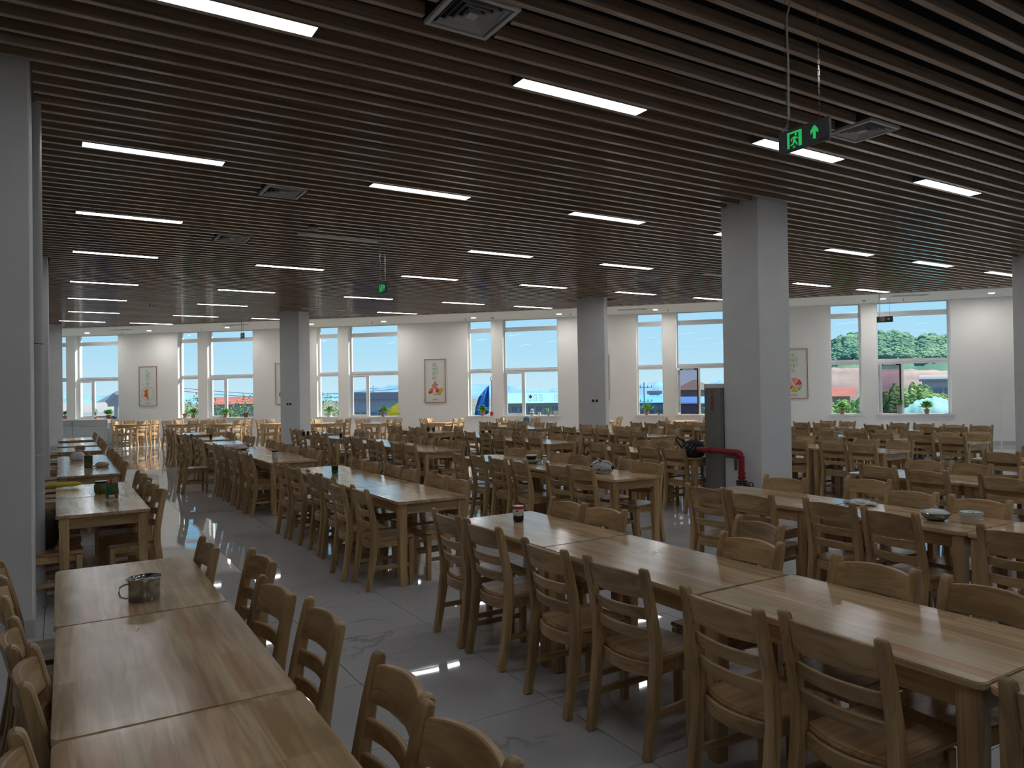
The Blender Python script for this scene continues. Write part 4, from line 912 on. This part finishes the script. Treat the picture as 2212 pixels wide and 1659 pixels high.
obj('bag_knot', MB().rings([[(.035*math.cos(a), .03*math.sin(a), .075) for a in [2*PI*i/7 for i in range(7)]], [(.012*math.cos(a), .01*math.sin(a), .095) for a in [2*PI*i/7 for i in range(7)]], [(-.01+.016*math.cos(a), .01*math.sin(a), .115) for a in [2*PI*i/7 for i in range(7)]]]).mesh('bag_white', smooth=60), t)
t = thing('lidded_tub', 'oval white lidded food tub with teal rim next to steel bowl', 'container', None, (5.477, 2.719, TZ), .4); t.scale = (0.92,)*3
obj('body', MB().lathe([(0, 0), (.078, 0), (.086, .01), (.095, .07), (0, .07)], 32, sx=1, sy=.8).mesh('cream_plastic', smooth=40), t)
obj('lid', MB().lathe([(.0, .07), (.104, .07), (.105, .078), (.1, .084), (.092, .08), (0, .08)], 32, sx=1, sy=.8).mesh('cream_plastic', smooth=40), t)
obj('seal_ring', MB().tube([(.1*math.cos(a), .08*math.sin(a), .0845) for a in [2*PI*i/32 for i in range(33)]], .003, 6).mesh('teal', smooth=60), t)
obj('lid_print', MB().box(-.02, .05, -.02, -.008, .08, .081).box(.02, .06, .01, .018, .08, .081).mesh('teal'), t)
obj('clip', MB().tube([(.1*math.cos(a), .08*math.sin(a), .05-.016*math.sin((a-3.6)/1.6*PI)) for a in [3.6+1.6*i/8 for i in range(9)]], .003, 5).mesh('white_plastic', smooth=60), t)
t = thing('plastic_bag', 'crumpled white plastic bag lying flat on the bowl table run', 'bag', None, (5.634, 3.664, TZ)); t.scale = (0.75,)*3
obj('bag', lump(.13, .05, 21, 18, 6, sx=.9, sy=1.3, wob=.25).mesh('bag_white', smooth=60), t)
t = thing('plastic_bag', 'pinkish crumpled bag lying across a table in the left rows', 'bag', None, (2.659, 13.770, TZ)); t.scale = (0.9,)*3
obj('bag', lump(.26, .11, 22, 20, 7, sx=1, sy=1.1, wob=.22).mesh('bag_pink', smooth=60), t)
t = thing('plastic_bag', 'clear bag with pink knot near the left table end', 'bag', None, (0.236, 13.297, TZ)); t.scale = (0.68,)*3
obj('bag', lump(.15, .2, 23, 18, 8, wob=.14).mesh('bag_white', smooth=60), t); obj('knot', (lambda b: (setattr(b, 'v', [(x+.03, y, z+.18) for x, y, z in b.v]), b)[1])(lump(.06, .05, 24, 10, 5, wob=.2)).mesh('ink_pink', smooth=60), t)
t = thing('bread_bag', 'round bagged loaf beside the brown box on left table', 'bread', None, (0.512, 11.800, TZ)); t.scale = (0.72,)*3
obj('loaf', lump(.125, .1, 25, 18, 7, wob=.06).mesh('bread', smooth=60), t); obj('bag_neck', MB().rings([[(-.1+.02*math.cos(a), -.05+.01*math.sin(a), .02+.015*math.sin(a)) for a in (0, 1.6, 3.1, 4.7)], [(-.16+.03*math.cos(a), -.08, .03+.02*math.sin(a)) for a in (0, 1.6, 3.1, 4.7)]]).mesh('bag_white'), t)
t = thing('condiment_box', 'narrow brown box with red capped bottle on left table', 'box', None, (0.345, 11.810, TZ), .05); t.scale = (.65, .65, .9)
obj('box', MB().box(-.075, .075, -.06, .06, 0, .19).mesh('packet_brown', bevel=.004), t); obj('panel', MB().box(-.06, .06, -.062, -.06, .1, .17).mesh('packet_green'), t); obj('panel', MB().box(-.06, .06, -.062, -.06, .02, .08).mesh('packet_olive'), t)
obj('bottle_cap', MB().lathe([(0, .19), (.025, .19), (.022, .225), (.012, .25), (0, .25)], 12).mesh('ink_orange', smooth=40), t)
t = thing('snack_packet', 'green and red snack packet standing with red spout on left table', 'packet', None, (0.433, 8.116, TZ), .12); t.scale = (0.66,)*3
obj('pouch', MB().rings([[(-.072, -.03, 0), (.072, -.03, 0), (.072, .03, 0), (-.072, .03, 0)], [(-.085, -.034, .08), (.085, -.034, .08), (.085, .034, .08), (-.085, .034, .08)], [(-.08, -.02, .17), (.08, -.02, .17), (.08, .02, .17), (-.08, .02, .17)], [(-.078, -.003, .225), (.078, -.003, .225), (.078, .003, .225), (-.078, .003, .225)]]).mesh('packet_green', smooth=50), t)
obj('printed_patch', MB().box(.0, .07, -.037, -.033, .09, .16).mesh('packet_olive'), t); obj('printed_patch', MB().box(-.05, .03, -.036, -.031, .01, .05).mesh('bag_white'), t)
obj('printed_patch', MB().box(.035, .078, -.036, -.03, .005, .07).mesh('ink_red'), t)
obj('spout', MB().lathe([(0, .2), (.018, .2), (.022, .23), (.008, .28), (0, .28)], 10, (-.01, 0, 0)).mesh('red_paint', smooth=40), t)
t = thing('snack_packet', 'olive bagged jar with dark flat lid behind the green packet', 'packet', None, (0.364, 8.589, TZ)); t.scale = (0.66,)*3
obj('jar', MB().lathe([(0, 0), (.085, 0), (.1, .03), (.105, .12), (.085, .16), (0, .16)], 18).mesh('packet_olive', smooth=40), t); obj('lid', MB().lathe([(0, .16), (.09, .16), (.09, .185), (0, .185)], 18).mesh('black', smooth=40), t)
obj('lid_top', MB().lathe([(0, .185), (.086, .185), (.086, .189), (0, .189)], 18).mesh('white_plastic', smooth=40), t)
t = thing('folded_umbrella', 'long yellow folded umbrella lying on left table edge', 'umbrella', None, (-0.315, 9.279, TZ+.035), .12); t.scale = (1, .75, .75)
obj('canopy', MB().tube([(0, 0, 0), (.03, 0, .0), (.1, 0, .005), (.3, .005, .008), (.48, .01, .004), (.53, .01, 0)], [.008, .03, .042, .04, .032, .008], 8).mesh('yellow_cloth', smooth=40), t)
obj('tip', MB().tube([(.53, .01, 0), (.6, .01, 0)], .005, 6).mesh('steel_dark'), t); obj('strap', MB().tube([(.02, 0, .03), (.02, 0, .09)], .003, 5).mesh('steel'), t)
t = thing('napkin_box', 'grey rounded napkin holder on the far left table', 'box', None, (0.325, 15.711, TZ)); t.scale = (0.6,)*3
obj('body', MB().prism(round_rect(-.14, .14, 0, .15, .04, 4), -.05, .05, axis=1).mesh('pot_grey', bevel=.004), t); obj('slot', MB().box(-.09, .09, -.052, -.05, .06, .09).mesh('steel_dark'), t)
t = thing('tote_bag', 'black patterned bag on table end beside the fire pipe', 'bag', None, (7.703, 7.565, TZ))
obj('bag', lump(.155, .24, 31, 20, 9, sx=1, sy=1.1, wob=.08).mesh('black_fabric', smooth=60), t)
obj('strap', MB().tube([(-.1, .12, .12), (-.14, .2, .24), (-.08, .24, .27), (-.02, .14, .2)], .012, 6).mesh('black_fabric', smooth=60), t)
sp_ = MB(); r_ = random.Random(8)
for k_ in range(16):
    a = r_.uniform(PI*.9, PI*1.6); z = r_.uniform(.06, .18); q_ = Vector((.162*math.cos(a), .175*math.sin(a), z)); sp_.lathe([(0, -.006), (.006, 0), (0, .006)], 6, q_)
obj('dots', sp_.mesh('white_plastic'), t)['kind'] = 'stuff'
t = thing('backpack', 'dark brown bag left on a chair at the near packet table', 'bag', None, (-.13, 7.55, .4525))
obj('bag', lump(.16, .33, 33, 18, 9, sx=.75, sy=1.0, wob=.06).mesh('brown_fabric', smooth=60), t); obj('strap', MB().tube([(.08, -.08, .24), (.16, -.1, .22), (.17, -.08, .12), (.1, -.07, .06)], .01, 6).mesh('brown_fabric', smooth=60), t)
t = thing('stacked_bowls', 'two stacked pale bowls with dark base on a middle table', 'bowl', None, (5.417, 8.294, TZ))
obj('bowl', MB().lathe([(0, 0), (.07, 0), (.12, .03), (.125, .05), (.12, .05), (0, .02)], 22).mesh('pot_grey', smooth=40), t); obj('upper_bowl', MB().lathe([(0, .05), (.06, .05), (.07, .09), (.07, .1), (0, .1)], 20).mesh('black', smooth=40), t); obj('lid', MB().lathe([(0, .1), (.072, .1), (.07, .112), (0, .115)], 20).mesh('white_plastic', smooth=40), t)
u = 19.6; p = A+T*(u-.05)+N*(wv(u)-2.2)
t = thing('round_tin', 'small blue and pink box on a sunlit table by the window', 'box', None, (p.x, p.y, TZ))
obj('body', MB().lathe([(0, 0), (.09, 0), (.1, .1), (.08, .14), (0, .15)], 16).mesh('roof_blue', smooth=40), t); obj('lid', MB().lathe([(0, .14), (.06, .14), (.05, .17), (0, .17)], 12).mesh('ink_pink', smooth=40), t)
for x, y, lab, mt in ((13.1, 11.8, 'flat white carton on far table left of the right window', 'white_plastic'), (13.35, 8.0, 'white lidded pot on a table before the right windows', 'white_plastic'), (13.25, 9.2, 'pale dish pile on a table before the right windows', 'pot_grey'), (15.6, 9.3, 'dark food box on a table before the open screen', 'black')):
    t = thing('food_box', lab, 'container', None, (x*KS, y*KS, TZ)); obj('body', MB().prism(round_rect(-.11, .11, -.08, .08, .02, 3), 0, .06).mesh(mt, bevel=.004), t); obj('lid', MB().prism(round_rect(-.115, .115, -.085, .085, .02, 3), .06, .075).mesh('pot_grey', bevel=.003), t)
# crumbs left on the near tables
for j_, (x, y, w_, n_, lab, mt) in enumerate(((3.07, 3.35, .14, 40, 'scatter of white crumbs on the table behind the red jar', 'white_plastic'), (2.95, 2.1, .12, 40, 'faint pale crumbs on the near right table', 'bread'), (.2, 3.5, .18, 6, 'few dark crumbs on the near left table', 'food_brown'), (3.1, 1.55, .15, 5, 'few brown crumbs on the rightmost near table', 'packet_brown'))):
    mb = MB(); r_ = random.Random(j_+40)
    for k_ in range(n_): s_ = r_.uniform(.001, .0035); mb.lathe([(0, 0), (s_, s_*.5), (0, s_)], 5, (r_.gauss(0, w_*.5), r_.gauss(0, w_*.3), 0))
    o = obj('crumbs', mb.mesh(mt), None, (x*KS, y*KS, TZ)); tag(o, lab, 'crumbs'); o['kind'] = 'stuff'
# ================================================================== OUTSIDE (we look out from an upper storey)
GZ = -6.0
def out_at(px, py, D):
    """world point on the sight line of a feature at horizontal distance D: only used to read off where a far thing stands"""
    d = Rr*((px-1106)/FPX)-Ur*((py-829.5)/FPX)+Fw; k = D/math.hypot(d.x, d.y); p = d*k; return Vector((p.x, p.y, p.z+EYE))
mb = MB(); mb.add([(-400, -60, GZ), (700, -60, GZ), (700, 900, GZ), (-400, 900, GZ)], [(0, 1, 2, 3)])
o = obj('ground', mb.mesh('ground')); o['kind'] = 'structure'
def ridge(name, pts, D, depth, mat, label, seed=0, n=60, base=GZ, rough=1.0):
    """long hill: crest through (px, py) read at distance D, falling to the ground before and behind"""
    rd = random.Random(seed); rows = []
    xs = [p[0] for p in pts]
    for r_ in range(7):
        f_ = r_/6; row = []
        for i in range(n+1):
            x = xs[0]+(xs[-1]-xs[0])*i/n
            for (x0, y0), (x1, y1) in zip(pts, pts[1:]):
                if x <= x1+1e-6: y = y0+(y1-y0)*(x-x0)/(x1-x0); break
            dd = D+(f_-.5)*depth; top = out_at(x, y, D); hgt = top.z-base; g = math.sin(PI*min(1, max(0, f_)))**.8
            q = out_at(x, y, dd); row.append((q.x, q.y, base+hgt*g+rd.uniform(-1, 1)*rough*g))
        rows.append(row)
    mb = MB(); mb.rings(rows, closed=False, caps=False)
    o = obj(name, mb.mesh(mat, smooth=60)); tag(o, label, 'hill'); return o, rows
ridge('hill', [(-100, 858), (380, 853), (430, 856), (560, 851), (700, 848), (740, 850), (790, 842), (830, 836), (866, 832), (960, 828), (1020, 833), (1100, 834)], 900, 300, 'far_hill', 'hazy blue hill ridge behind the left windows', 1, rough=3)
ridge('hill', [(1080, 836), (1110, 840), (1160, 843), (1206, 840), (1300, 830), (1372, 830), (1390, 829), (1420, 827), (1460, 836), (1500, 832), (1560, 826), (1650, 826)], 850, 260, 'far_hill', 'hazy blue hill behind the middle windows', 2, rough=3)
hill, rows = ridge('wooded_hill', [(1640, 800), (1720, 775), (1790, 745), (1815, 733), (1850, 728), (1890, 723), (1930, 720), (1975, 735), (2020, 728), (2080, 735), (2200, 760)], 330, 230, 'hill_green', 'steep wooded green hill behind the right windows', 3, rough=1.2)
# tree crowns over the wooded hill: one uncountable growth
ico = bmesh.new(); bmesh.ops.create_icosphere(ico, subdivisions=1, radius=1); IV = [v.co.copy() for v in ico.verts]; IF = [tuple(v.index for v in f.verts) for f in ico.faces]; ico.free()
def blobs(rows, n, r0, r1, seed, rlim=(0, 4)):
    rd = random.Random(seed); mb = MB()
    for k in range(n):
        i = rd.uniform(rlim[0], rlim[1]-.01); j = rd.uniform(0, len(rows[0])-1.01); I, J = int(i), int(j)
        p = Vector(rows[I][J]).lerp(Vector(rows[I][J+1]), j-J).lerp(Vector(rows[I+1][J]).lerp(Vector(rows[I+1][J+1]), j-J), i-I); r = rd.uniform(r0, r1)
        mb.add([(p.x+v.x*r*rd.uniform(.75, 1.2), p.y+v.y*r*rd.uniform(.75, 1.2), p.z+v.z*r*rd.uniform(.6, 1.2)+r*.3) for v in IV], IF)
    return mb
o = obj('forest', blobs(rows, 24000, .55, 1.25, 5, (1, 4)).mesh('hill_green', smooth=80)); tag(o, 'dense trees covering the green hill behind the right windows', 'trees'); o['kind'] = 'stuff'
# earth bank and yards before it
o, er = ridge('earth_bank', [(1680, 810), (1760, 800), (1800, 795), (1850, 795), (1880, 797), (1950, 797), (2030, 800), (2150, 802)], 205, 90, 'earth', 'bare pinkish earth bank below the wooded hill', 6, rough=.2)
o, br = ridge('scrub_slope', [(1700, 880), (1780, 878), (1830, 874), (1880, 868), (1900, 860), (1940, 842), (1970, 840), (2010, 848), (2060, 858)], 72, 40, 'bush_green', 'bushy green slope just outside the right windows', 7, rough=.5)
o = obj('bushes', blobs(br, 11000, .09, .24, 8, (0, 5)).mesh('bush_green', smooth=80)); tag(o, 'pale green bushes covering the slope outside the right window', 'bushes'); o['kind'] = 'stuff'
o, tr_ = ridge('tarp_mound', [(1935, 898), (1950, 885), (1975, 868), (2000, 860), (2025, 857), (2060, 868), (2090, 885)], 44, 16, 'tarp_teal', 'teal netted soil mound at the right window bottom', 9, n=30, rough=.07)
def building(name, label, px0, px1, py_top, D, wall, depth=12, rows_=(), roof=None, roof_mat='roof_grey', cat='building', parapet=None, yaw=None, group=None):
    """front from px0 to px1 at distance D; rows_: (z below the eaves, window height, count, width)"""
    a = out_at(px0, py_top, D); b = out_at(px1, py_top, D); z1 = (a.z+b.z)/2; a.z = b.z = 0; d = b-a; L_ = d.length; rz = math.atan2(d.y, d.x)
    t = thing(name, label, cat, group, (a.x, a.y, GZ), rz); h = z1-GZ
    obj('wall', MB().box(0, L_, 0, depth, 0, h).mesh(wall), t)
    for zd, wh_, n_, ww in rows_:
        for k in range(n_):
            x = (k+.5)*L_/n_; f_ = obj('window', MB().box(x-ww/2-.08, x+ww/2+.08, -.08, 0, h-zd-wh_-.08, h-zd+.08).mesh('bld_white'), t)
            obj('glazing', MB().box(x-ww/2, x-.05, -.1, -.08, h-zd-wh_, h-zd).box(x+.05, x+ww/2, -.1, -.08, h-zd-wh_, h-zd).mesh('win_dark'), f_)
    if roof == 'flat': obj('parapet', MB().box(-.4, L_+.4, -.4, depth+.4, h, h+.7).mesh(roof_mat), t)
    elif roof == 'gable': obj('roof', MB().prism([(-.8, h-.1), (depth+.8, h-.1), (depth/2, h+(parapet or 2.4))], -.6, L_+.6, axis=0).mesh(roof_mat), t)
    elif roof == 'hip':
        rh = parapet or 2.4; m_ = min(L_, depth)*.45
        obj('roof', MB().add([(-.8, -.8, h), (L_+.8, -.8, h), (L_+.8, depth+.8, h), (-.8, depth+.8, h), (m_, depth/2, h+rh), (L_-m_, depth/2, h+rh)], [(3, 2, 1, 0), (0, 1, 5, 4), (1, 2, 5), (2, 3, 4, 5), (3, 0, 4)]).mesh(roof_mat), t)
    elif roof == 'vault': obj('roof', MB().prism([(depth/2-(depth/2+.5)*math.cos(PI*i/10), h+(parapet or 3)*math.sin(PI*i/10)) for i in range(11)], -.5, L_+.5, axis=0).mesh(roof_mat), t)
    return t, L_, h
building('sports_hall', 'white hall with curved roof outside the far left window', 120, 262, 899, 60, 'bld_white', 16, roof='vault', roof_mat='roof_pale', parapet=.9)
building('pavilion', 'grey hip roofed pavilion seen through the leftmost window', 214, 300, 872, 120, 'bld_grey', 14, ((1, 1.2, 6, .9),), roof='hip', roof_mat='roof_grey', parapet=1.9)
t = thing('roof_truss', 'white steel roof truss rising past the leftmost window', 'truss', None, (0, 0, 0)); mb = MB()
q0 = [out_at(232, 872, 52), out_at(251, 853, 52), out_at(266, 853, 52), out_at(262, 870, 52)]
for a, b in ((0, 1), (1, 2), (0, 3), (1, 3)): mb.tube([q0[a], q0[b]], .22, 6)
mb.tube([out_at(254, 858, 52), Vector((*out_at(254, 858, 52).xy, GZ))], .22, 6); obj('truss_frame', mb.mesh('bld_white'), t)
building('warehouse', 'long red roofed warehouse behind the trees', 440, 575, 872, 150, 'bld_white', 24, ((2, 1.6, 8, 1.4),), roof='gable', roof_mat='roof_red', parapet=1.3)
building('office_block', 'grey flat roofed block behind the yellow flag', 760, 905, 862, 75, 'bld_grey', 14, ((1.3, 1.0, 4, 1.3), (3.6, 1, 4, 1.3)), roof='flat', roof_mat='bld_mauve')
building('factory', 'long white factory with rows of windows behind the middle window', 1085, 1260, 869, 130, 'bld_white', 26, ((.7, .9, 10, .95), (1.9, .9, 10, .95), (3.1, .9, 10, .95)), roof='gable', roof_mat='roof_teal', parapet=1.6)
t = thing('rooftop_letters', 'row of thin rooftop letters with a red diamond emblem', 'sign', None, (0, 0, 0))
q = out_at(1146, 857, 128); obj('diamond', MB().prism([(q.x-.33, q.z), (q.x, q.z-.33), (q.x+.33, q.z), (q.x, q.z+.33)], q.y-.1, q.y+.1, axis=1).mesh('sign_red'), t)
for px_l, w_ in ((1141, 1), (1153, 1), (1165, 1), (1198, 1)):
    q = out_at(px_l, 866, 128); mb = MB(); dx = Rr.copy(); dx.z = 0; dx.normalize()
    for k_ in range(2): mb.tube([q+dx*(.5*k_), q+dx*(.5*k_)+Vector((0, 0, 1.1))], .035, 4)
    for z_ in (.1, .55, 1.0): mb.tube([q+Vector((0, 0, z_)), q+dx*.5+Vector((0, 0, z_))], .035, 4)
    obj('letter', mb.mesh('bld_grey'), t)
building('blue_roof_shed', 'grey shed with bright blue roof behind the narrow middle window', 1374, 1440, 868, 95, 'bld_grey', 12, ((1, 1.2, 4, 1.1),), roof='gable', roof_mat='roof_blue', parapet=.8)
building('blue_cabin', 'small dark blue flat cabin on the slope by the utility pole', 1402, 1426, 851, 160, 'roof_blue', 8, ((.5, .8, 2, 1),), roof='flat', roof_mat='bld_white')
building('hip_roof_house', 'pale house with tan hip roof seen through the insect screen', 1462, 1540, 842, 140, 'bld_cream', 12, ((1.2, 1.3, 4, 1.4), (4, 1.2, 4, 1.4)), roof='hip', roof_mat='roof_tan', parapet=1.9)
building('blue_roof_hall', 'low hall with blue roof edge below the hip roofed house', 1455, 1580, 869, 88, 'bld_mauve', 12, ((1, 1.2, 6, 1.1),), roof='gable', roof_mat='roof_blue', parapet=.6)
building('red_roof_shed', 'small mauve shed with red roof outside the right narrow window', 1792, 1836, 854, 90, 'bld_mauve', 8, ((1, 1, 2, 1.2),), roof='gable', roof_mat='roof_red', parapet=.9)
building('storage_shed', 'pale arched storage shed on the yard right of the insect screen', 1992, 2060, 823, 150, 'bld_white', 12, ((1.2, 1, 3, 1.2),), roof='vault', roof_mat='roof_pale', parapet=1.2)
building('blue_hoarding', 'long blue site fence on top of the earth bank', 1950, 2090, 793, 260, 'roof_blue', 2, cat='fence')
def tree(label, px, py_top, py_bot, D, w, seed, mat='tree_green'):
    top = out_at(px, py_top, D); h = top.z-GZ; t = thing('tree', label, 'tree', 'trees outside the windows', (top.x, top.y, GZ))
    obj('trunk', MB().tube([(0, 0, 0), (.1, 0, h*.4), (0, .1, h*.8)], [.22, .16, .05], 6).mesh('packet_brown'), t)
    rd = random.Random(seed); mb = MB()
    for k in range(9000):
        while True:
            v = Vector((rd.uniform(-1, 1), rd.uniform(-1, 1), rd.uniform(-1, 1)))
            if .3 < v.length < 1: break
        lump_ = 1+.18*math.sin(v.x*9+seed)*math.cos(v.z*8+v.y*5)
        p = Vector((v.x*w*lump_, v.y*w*lump_, h*.6+v.z*h*.4*lump_)); s = rd.uniform(.03, .085)*w/3*1.2
        a = Vector((rd.uniform(-1, 1), rd.uniform(-1, 1), rd.uniform(-1, 1))).normalized()*s; b = a.cross(Vector((rd.uniform(-1, 1), rd.uniform(-1, 1), rd.uniform(-1, 1)))).normalized()*s*.8
        mb.add([p-a, p-b, p+a, p+b], [(0, 1, 2, 3)])
    obj('crown', mb.mesh(mat), t); return t
tree('dark green tree filling the second narrow window from left', 415, 862, 910, 40, 2.0, 1)
tree('green tree left of the red roofed warehouse', 466, 874, 910, 42, 1.6, 2); tree('bushy green tree in the middle of the red roof window', 508, 882, 910, 40, 1.7, 3, 'bush_green'); tree('taller tree at the right of the red roof window', 545, 862, 910, 41, 2.0, 4)
tree('bright green tree filling the window right of the left pillar', 722, 858, 910, 34, 1.8, 5, 'bush_green'); tree('low shrubby tree behind the big pillar window', 1545, 880, 910, 45, 1.8, 6, 'bush_green'); tree('small tree beside the red roofed shed', 1845, 868, 900, 60, 1.8, 7, 'bush_green')
# utility poles and wires
def pole(label, px, py, D, arms=2):
    p = out_at(px, py, D); t = thing('utility_pole', label, 'pole', None, (p.x, p.y, GZ)); h = p.z-GZ
    obj('pole', MB().tube([(0, 0, 0), (0, 0, h)], [.09, .05], 8).mesh('bld_grey'), t); dx = Rr.copy(); dx.z = 0
    for k in range(arms):
        z = h-.5-1.3*k; obj('crossarm', MB().tube([Vector((0, 0, z))-dx*1.1, Vector((0, 0, z))+dx*.6], .02, 5).mesh('wire'), t)
        for s in (-1, -.5, .5, 1): obj('insulator', MB().lathe([(0, z), (.05, z), (.035, z+.2), (0, z+.2)], 6, (dx.x*s*.7, dx.y*s*.7, 0)).mesh('bld_mauve'), t)
    return t
pole('tall utility pole with crossarms in the narrow window right of centre', 1391, 826, 70); pole('distant pole with crossarm beside the hip roofed house', 1421, 841, 100, 1); pole('thin pole behind the yellow flag window', 806, 833, 110, 2)
for k, (x0, y0, x1, y1) in enumerate(((330, 832, 900, 836), (330, 838, 900, 845))):
    a = out_at(x0, y0, 110); b = out_at(x1, y1, 110); o = obj('power_line', MB().tube([a.lerp(b, i/12)-Vector((0, 0, 1.2*math.sin(PI*i/12))) for i in range(13)], .04, 4).mesh('wire')); tag(o, ('upper', 'lower')[k]+' overhead wire sagging across the left windows', 'wire')
# flags outside
def flag(label, pole_px, top_py, D, pts, mat, emblem, em_mat):
    p = out_at(pole_px, top_py, D); t = thing('flag', label, 'flag', None, (p.x, p.y, GZ)); h = p.z-GZ
    obj('pole', MB().tube([(0, 0, 0), (0, 0, h)], [.05, .035], 8).mesh('bld_white'), t)
    obj('finial', MB().tube([(.09*math.cos(a), 0, h+.09+.09*math.sin(a)) for a in [2*PI*i/12 for i in range(13)]], .02, 5, ).mesh('bld_white'), t)
    n_ = 10; rg = []
    for i in range(n_+1):
        f_ = i/n_; row = []
        for (x0, y0), (x1, y1) in zip(pts[0], pts[1]):
            a = out_at(x0+(x1-x0)*f_, y0+(y1-y0)*f_, D+.25*math.sin(f_*9)); row.append(tuple(a-Vector((p.x, p.y, GZ))))
        rg.append(row)
    b = MB(); b.rings(rg, closed=False, caps=False); me = b.mesh(mat, smooth=60); c_ = obj('cloth', me, t); s_ = c_.modifiers.new('thick', 'SOLIDIFY'); s_.thickness = .01
    eb = MB()
    for ex, ey, er_ in emblem:
        q = out_at(ex, ey, D-.4)-Vector((p.x, p.y, GZ)); dx = Rr.copy(); dx.z = 0
        eb.rings([[tuple(q+(dx*math.cos(a)+Vector((0, 0, 1))*math.sin(a))*er_+Fw*zz) for a in [2*PI*i/14 for i in range(14)]] for zz in (0, .015)])
    obj('emblem', eb.mesh(em_mat), t)
flag('blue flag with pale emblem hanging from a white pole outside', 1062, 822, 36, ([(1056, 832), (1057, 852), (1057, 875), (1056, 893)], [(1050, 838), (1034, 858), (1027, 880), (1024, 906)]), 'flag_blue', [(1041, 852, .06)], 'bld_white')
flag('yellow flag with printed mark blowing outside a left window', 905, 850, 36, ([(900, 845), (900, 860), (900, 875), (900, 893)], [(838, 884), (838, 888), (837, 893), (836, 900)]), 'flag_yellow', [(845, 881, .05), (861, 884, .05)], 'ink_orange')
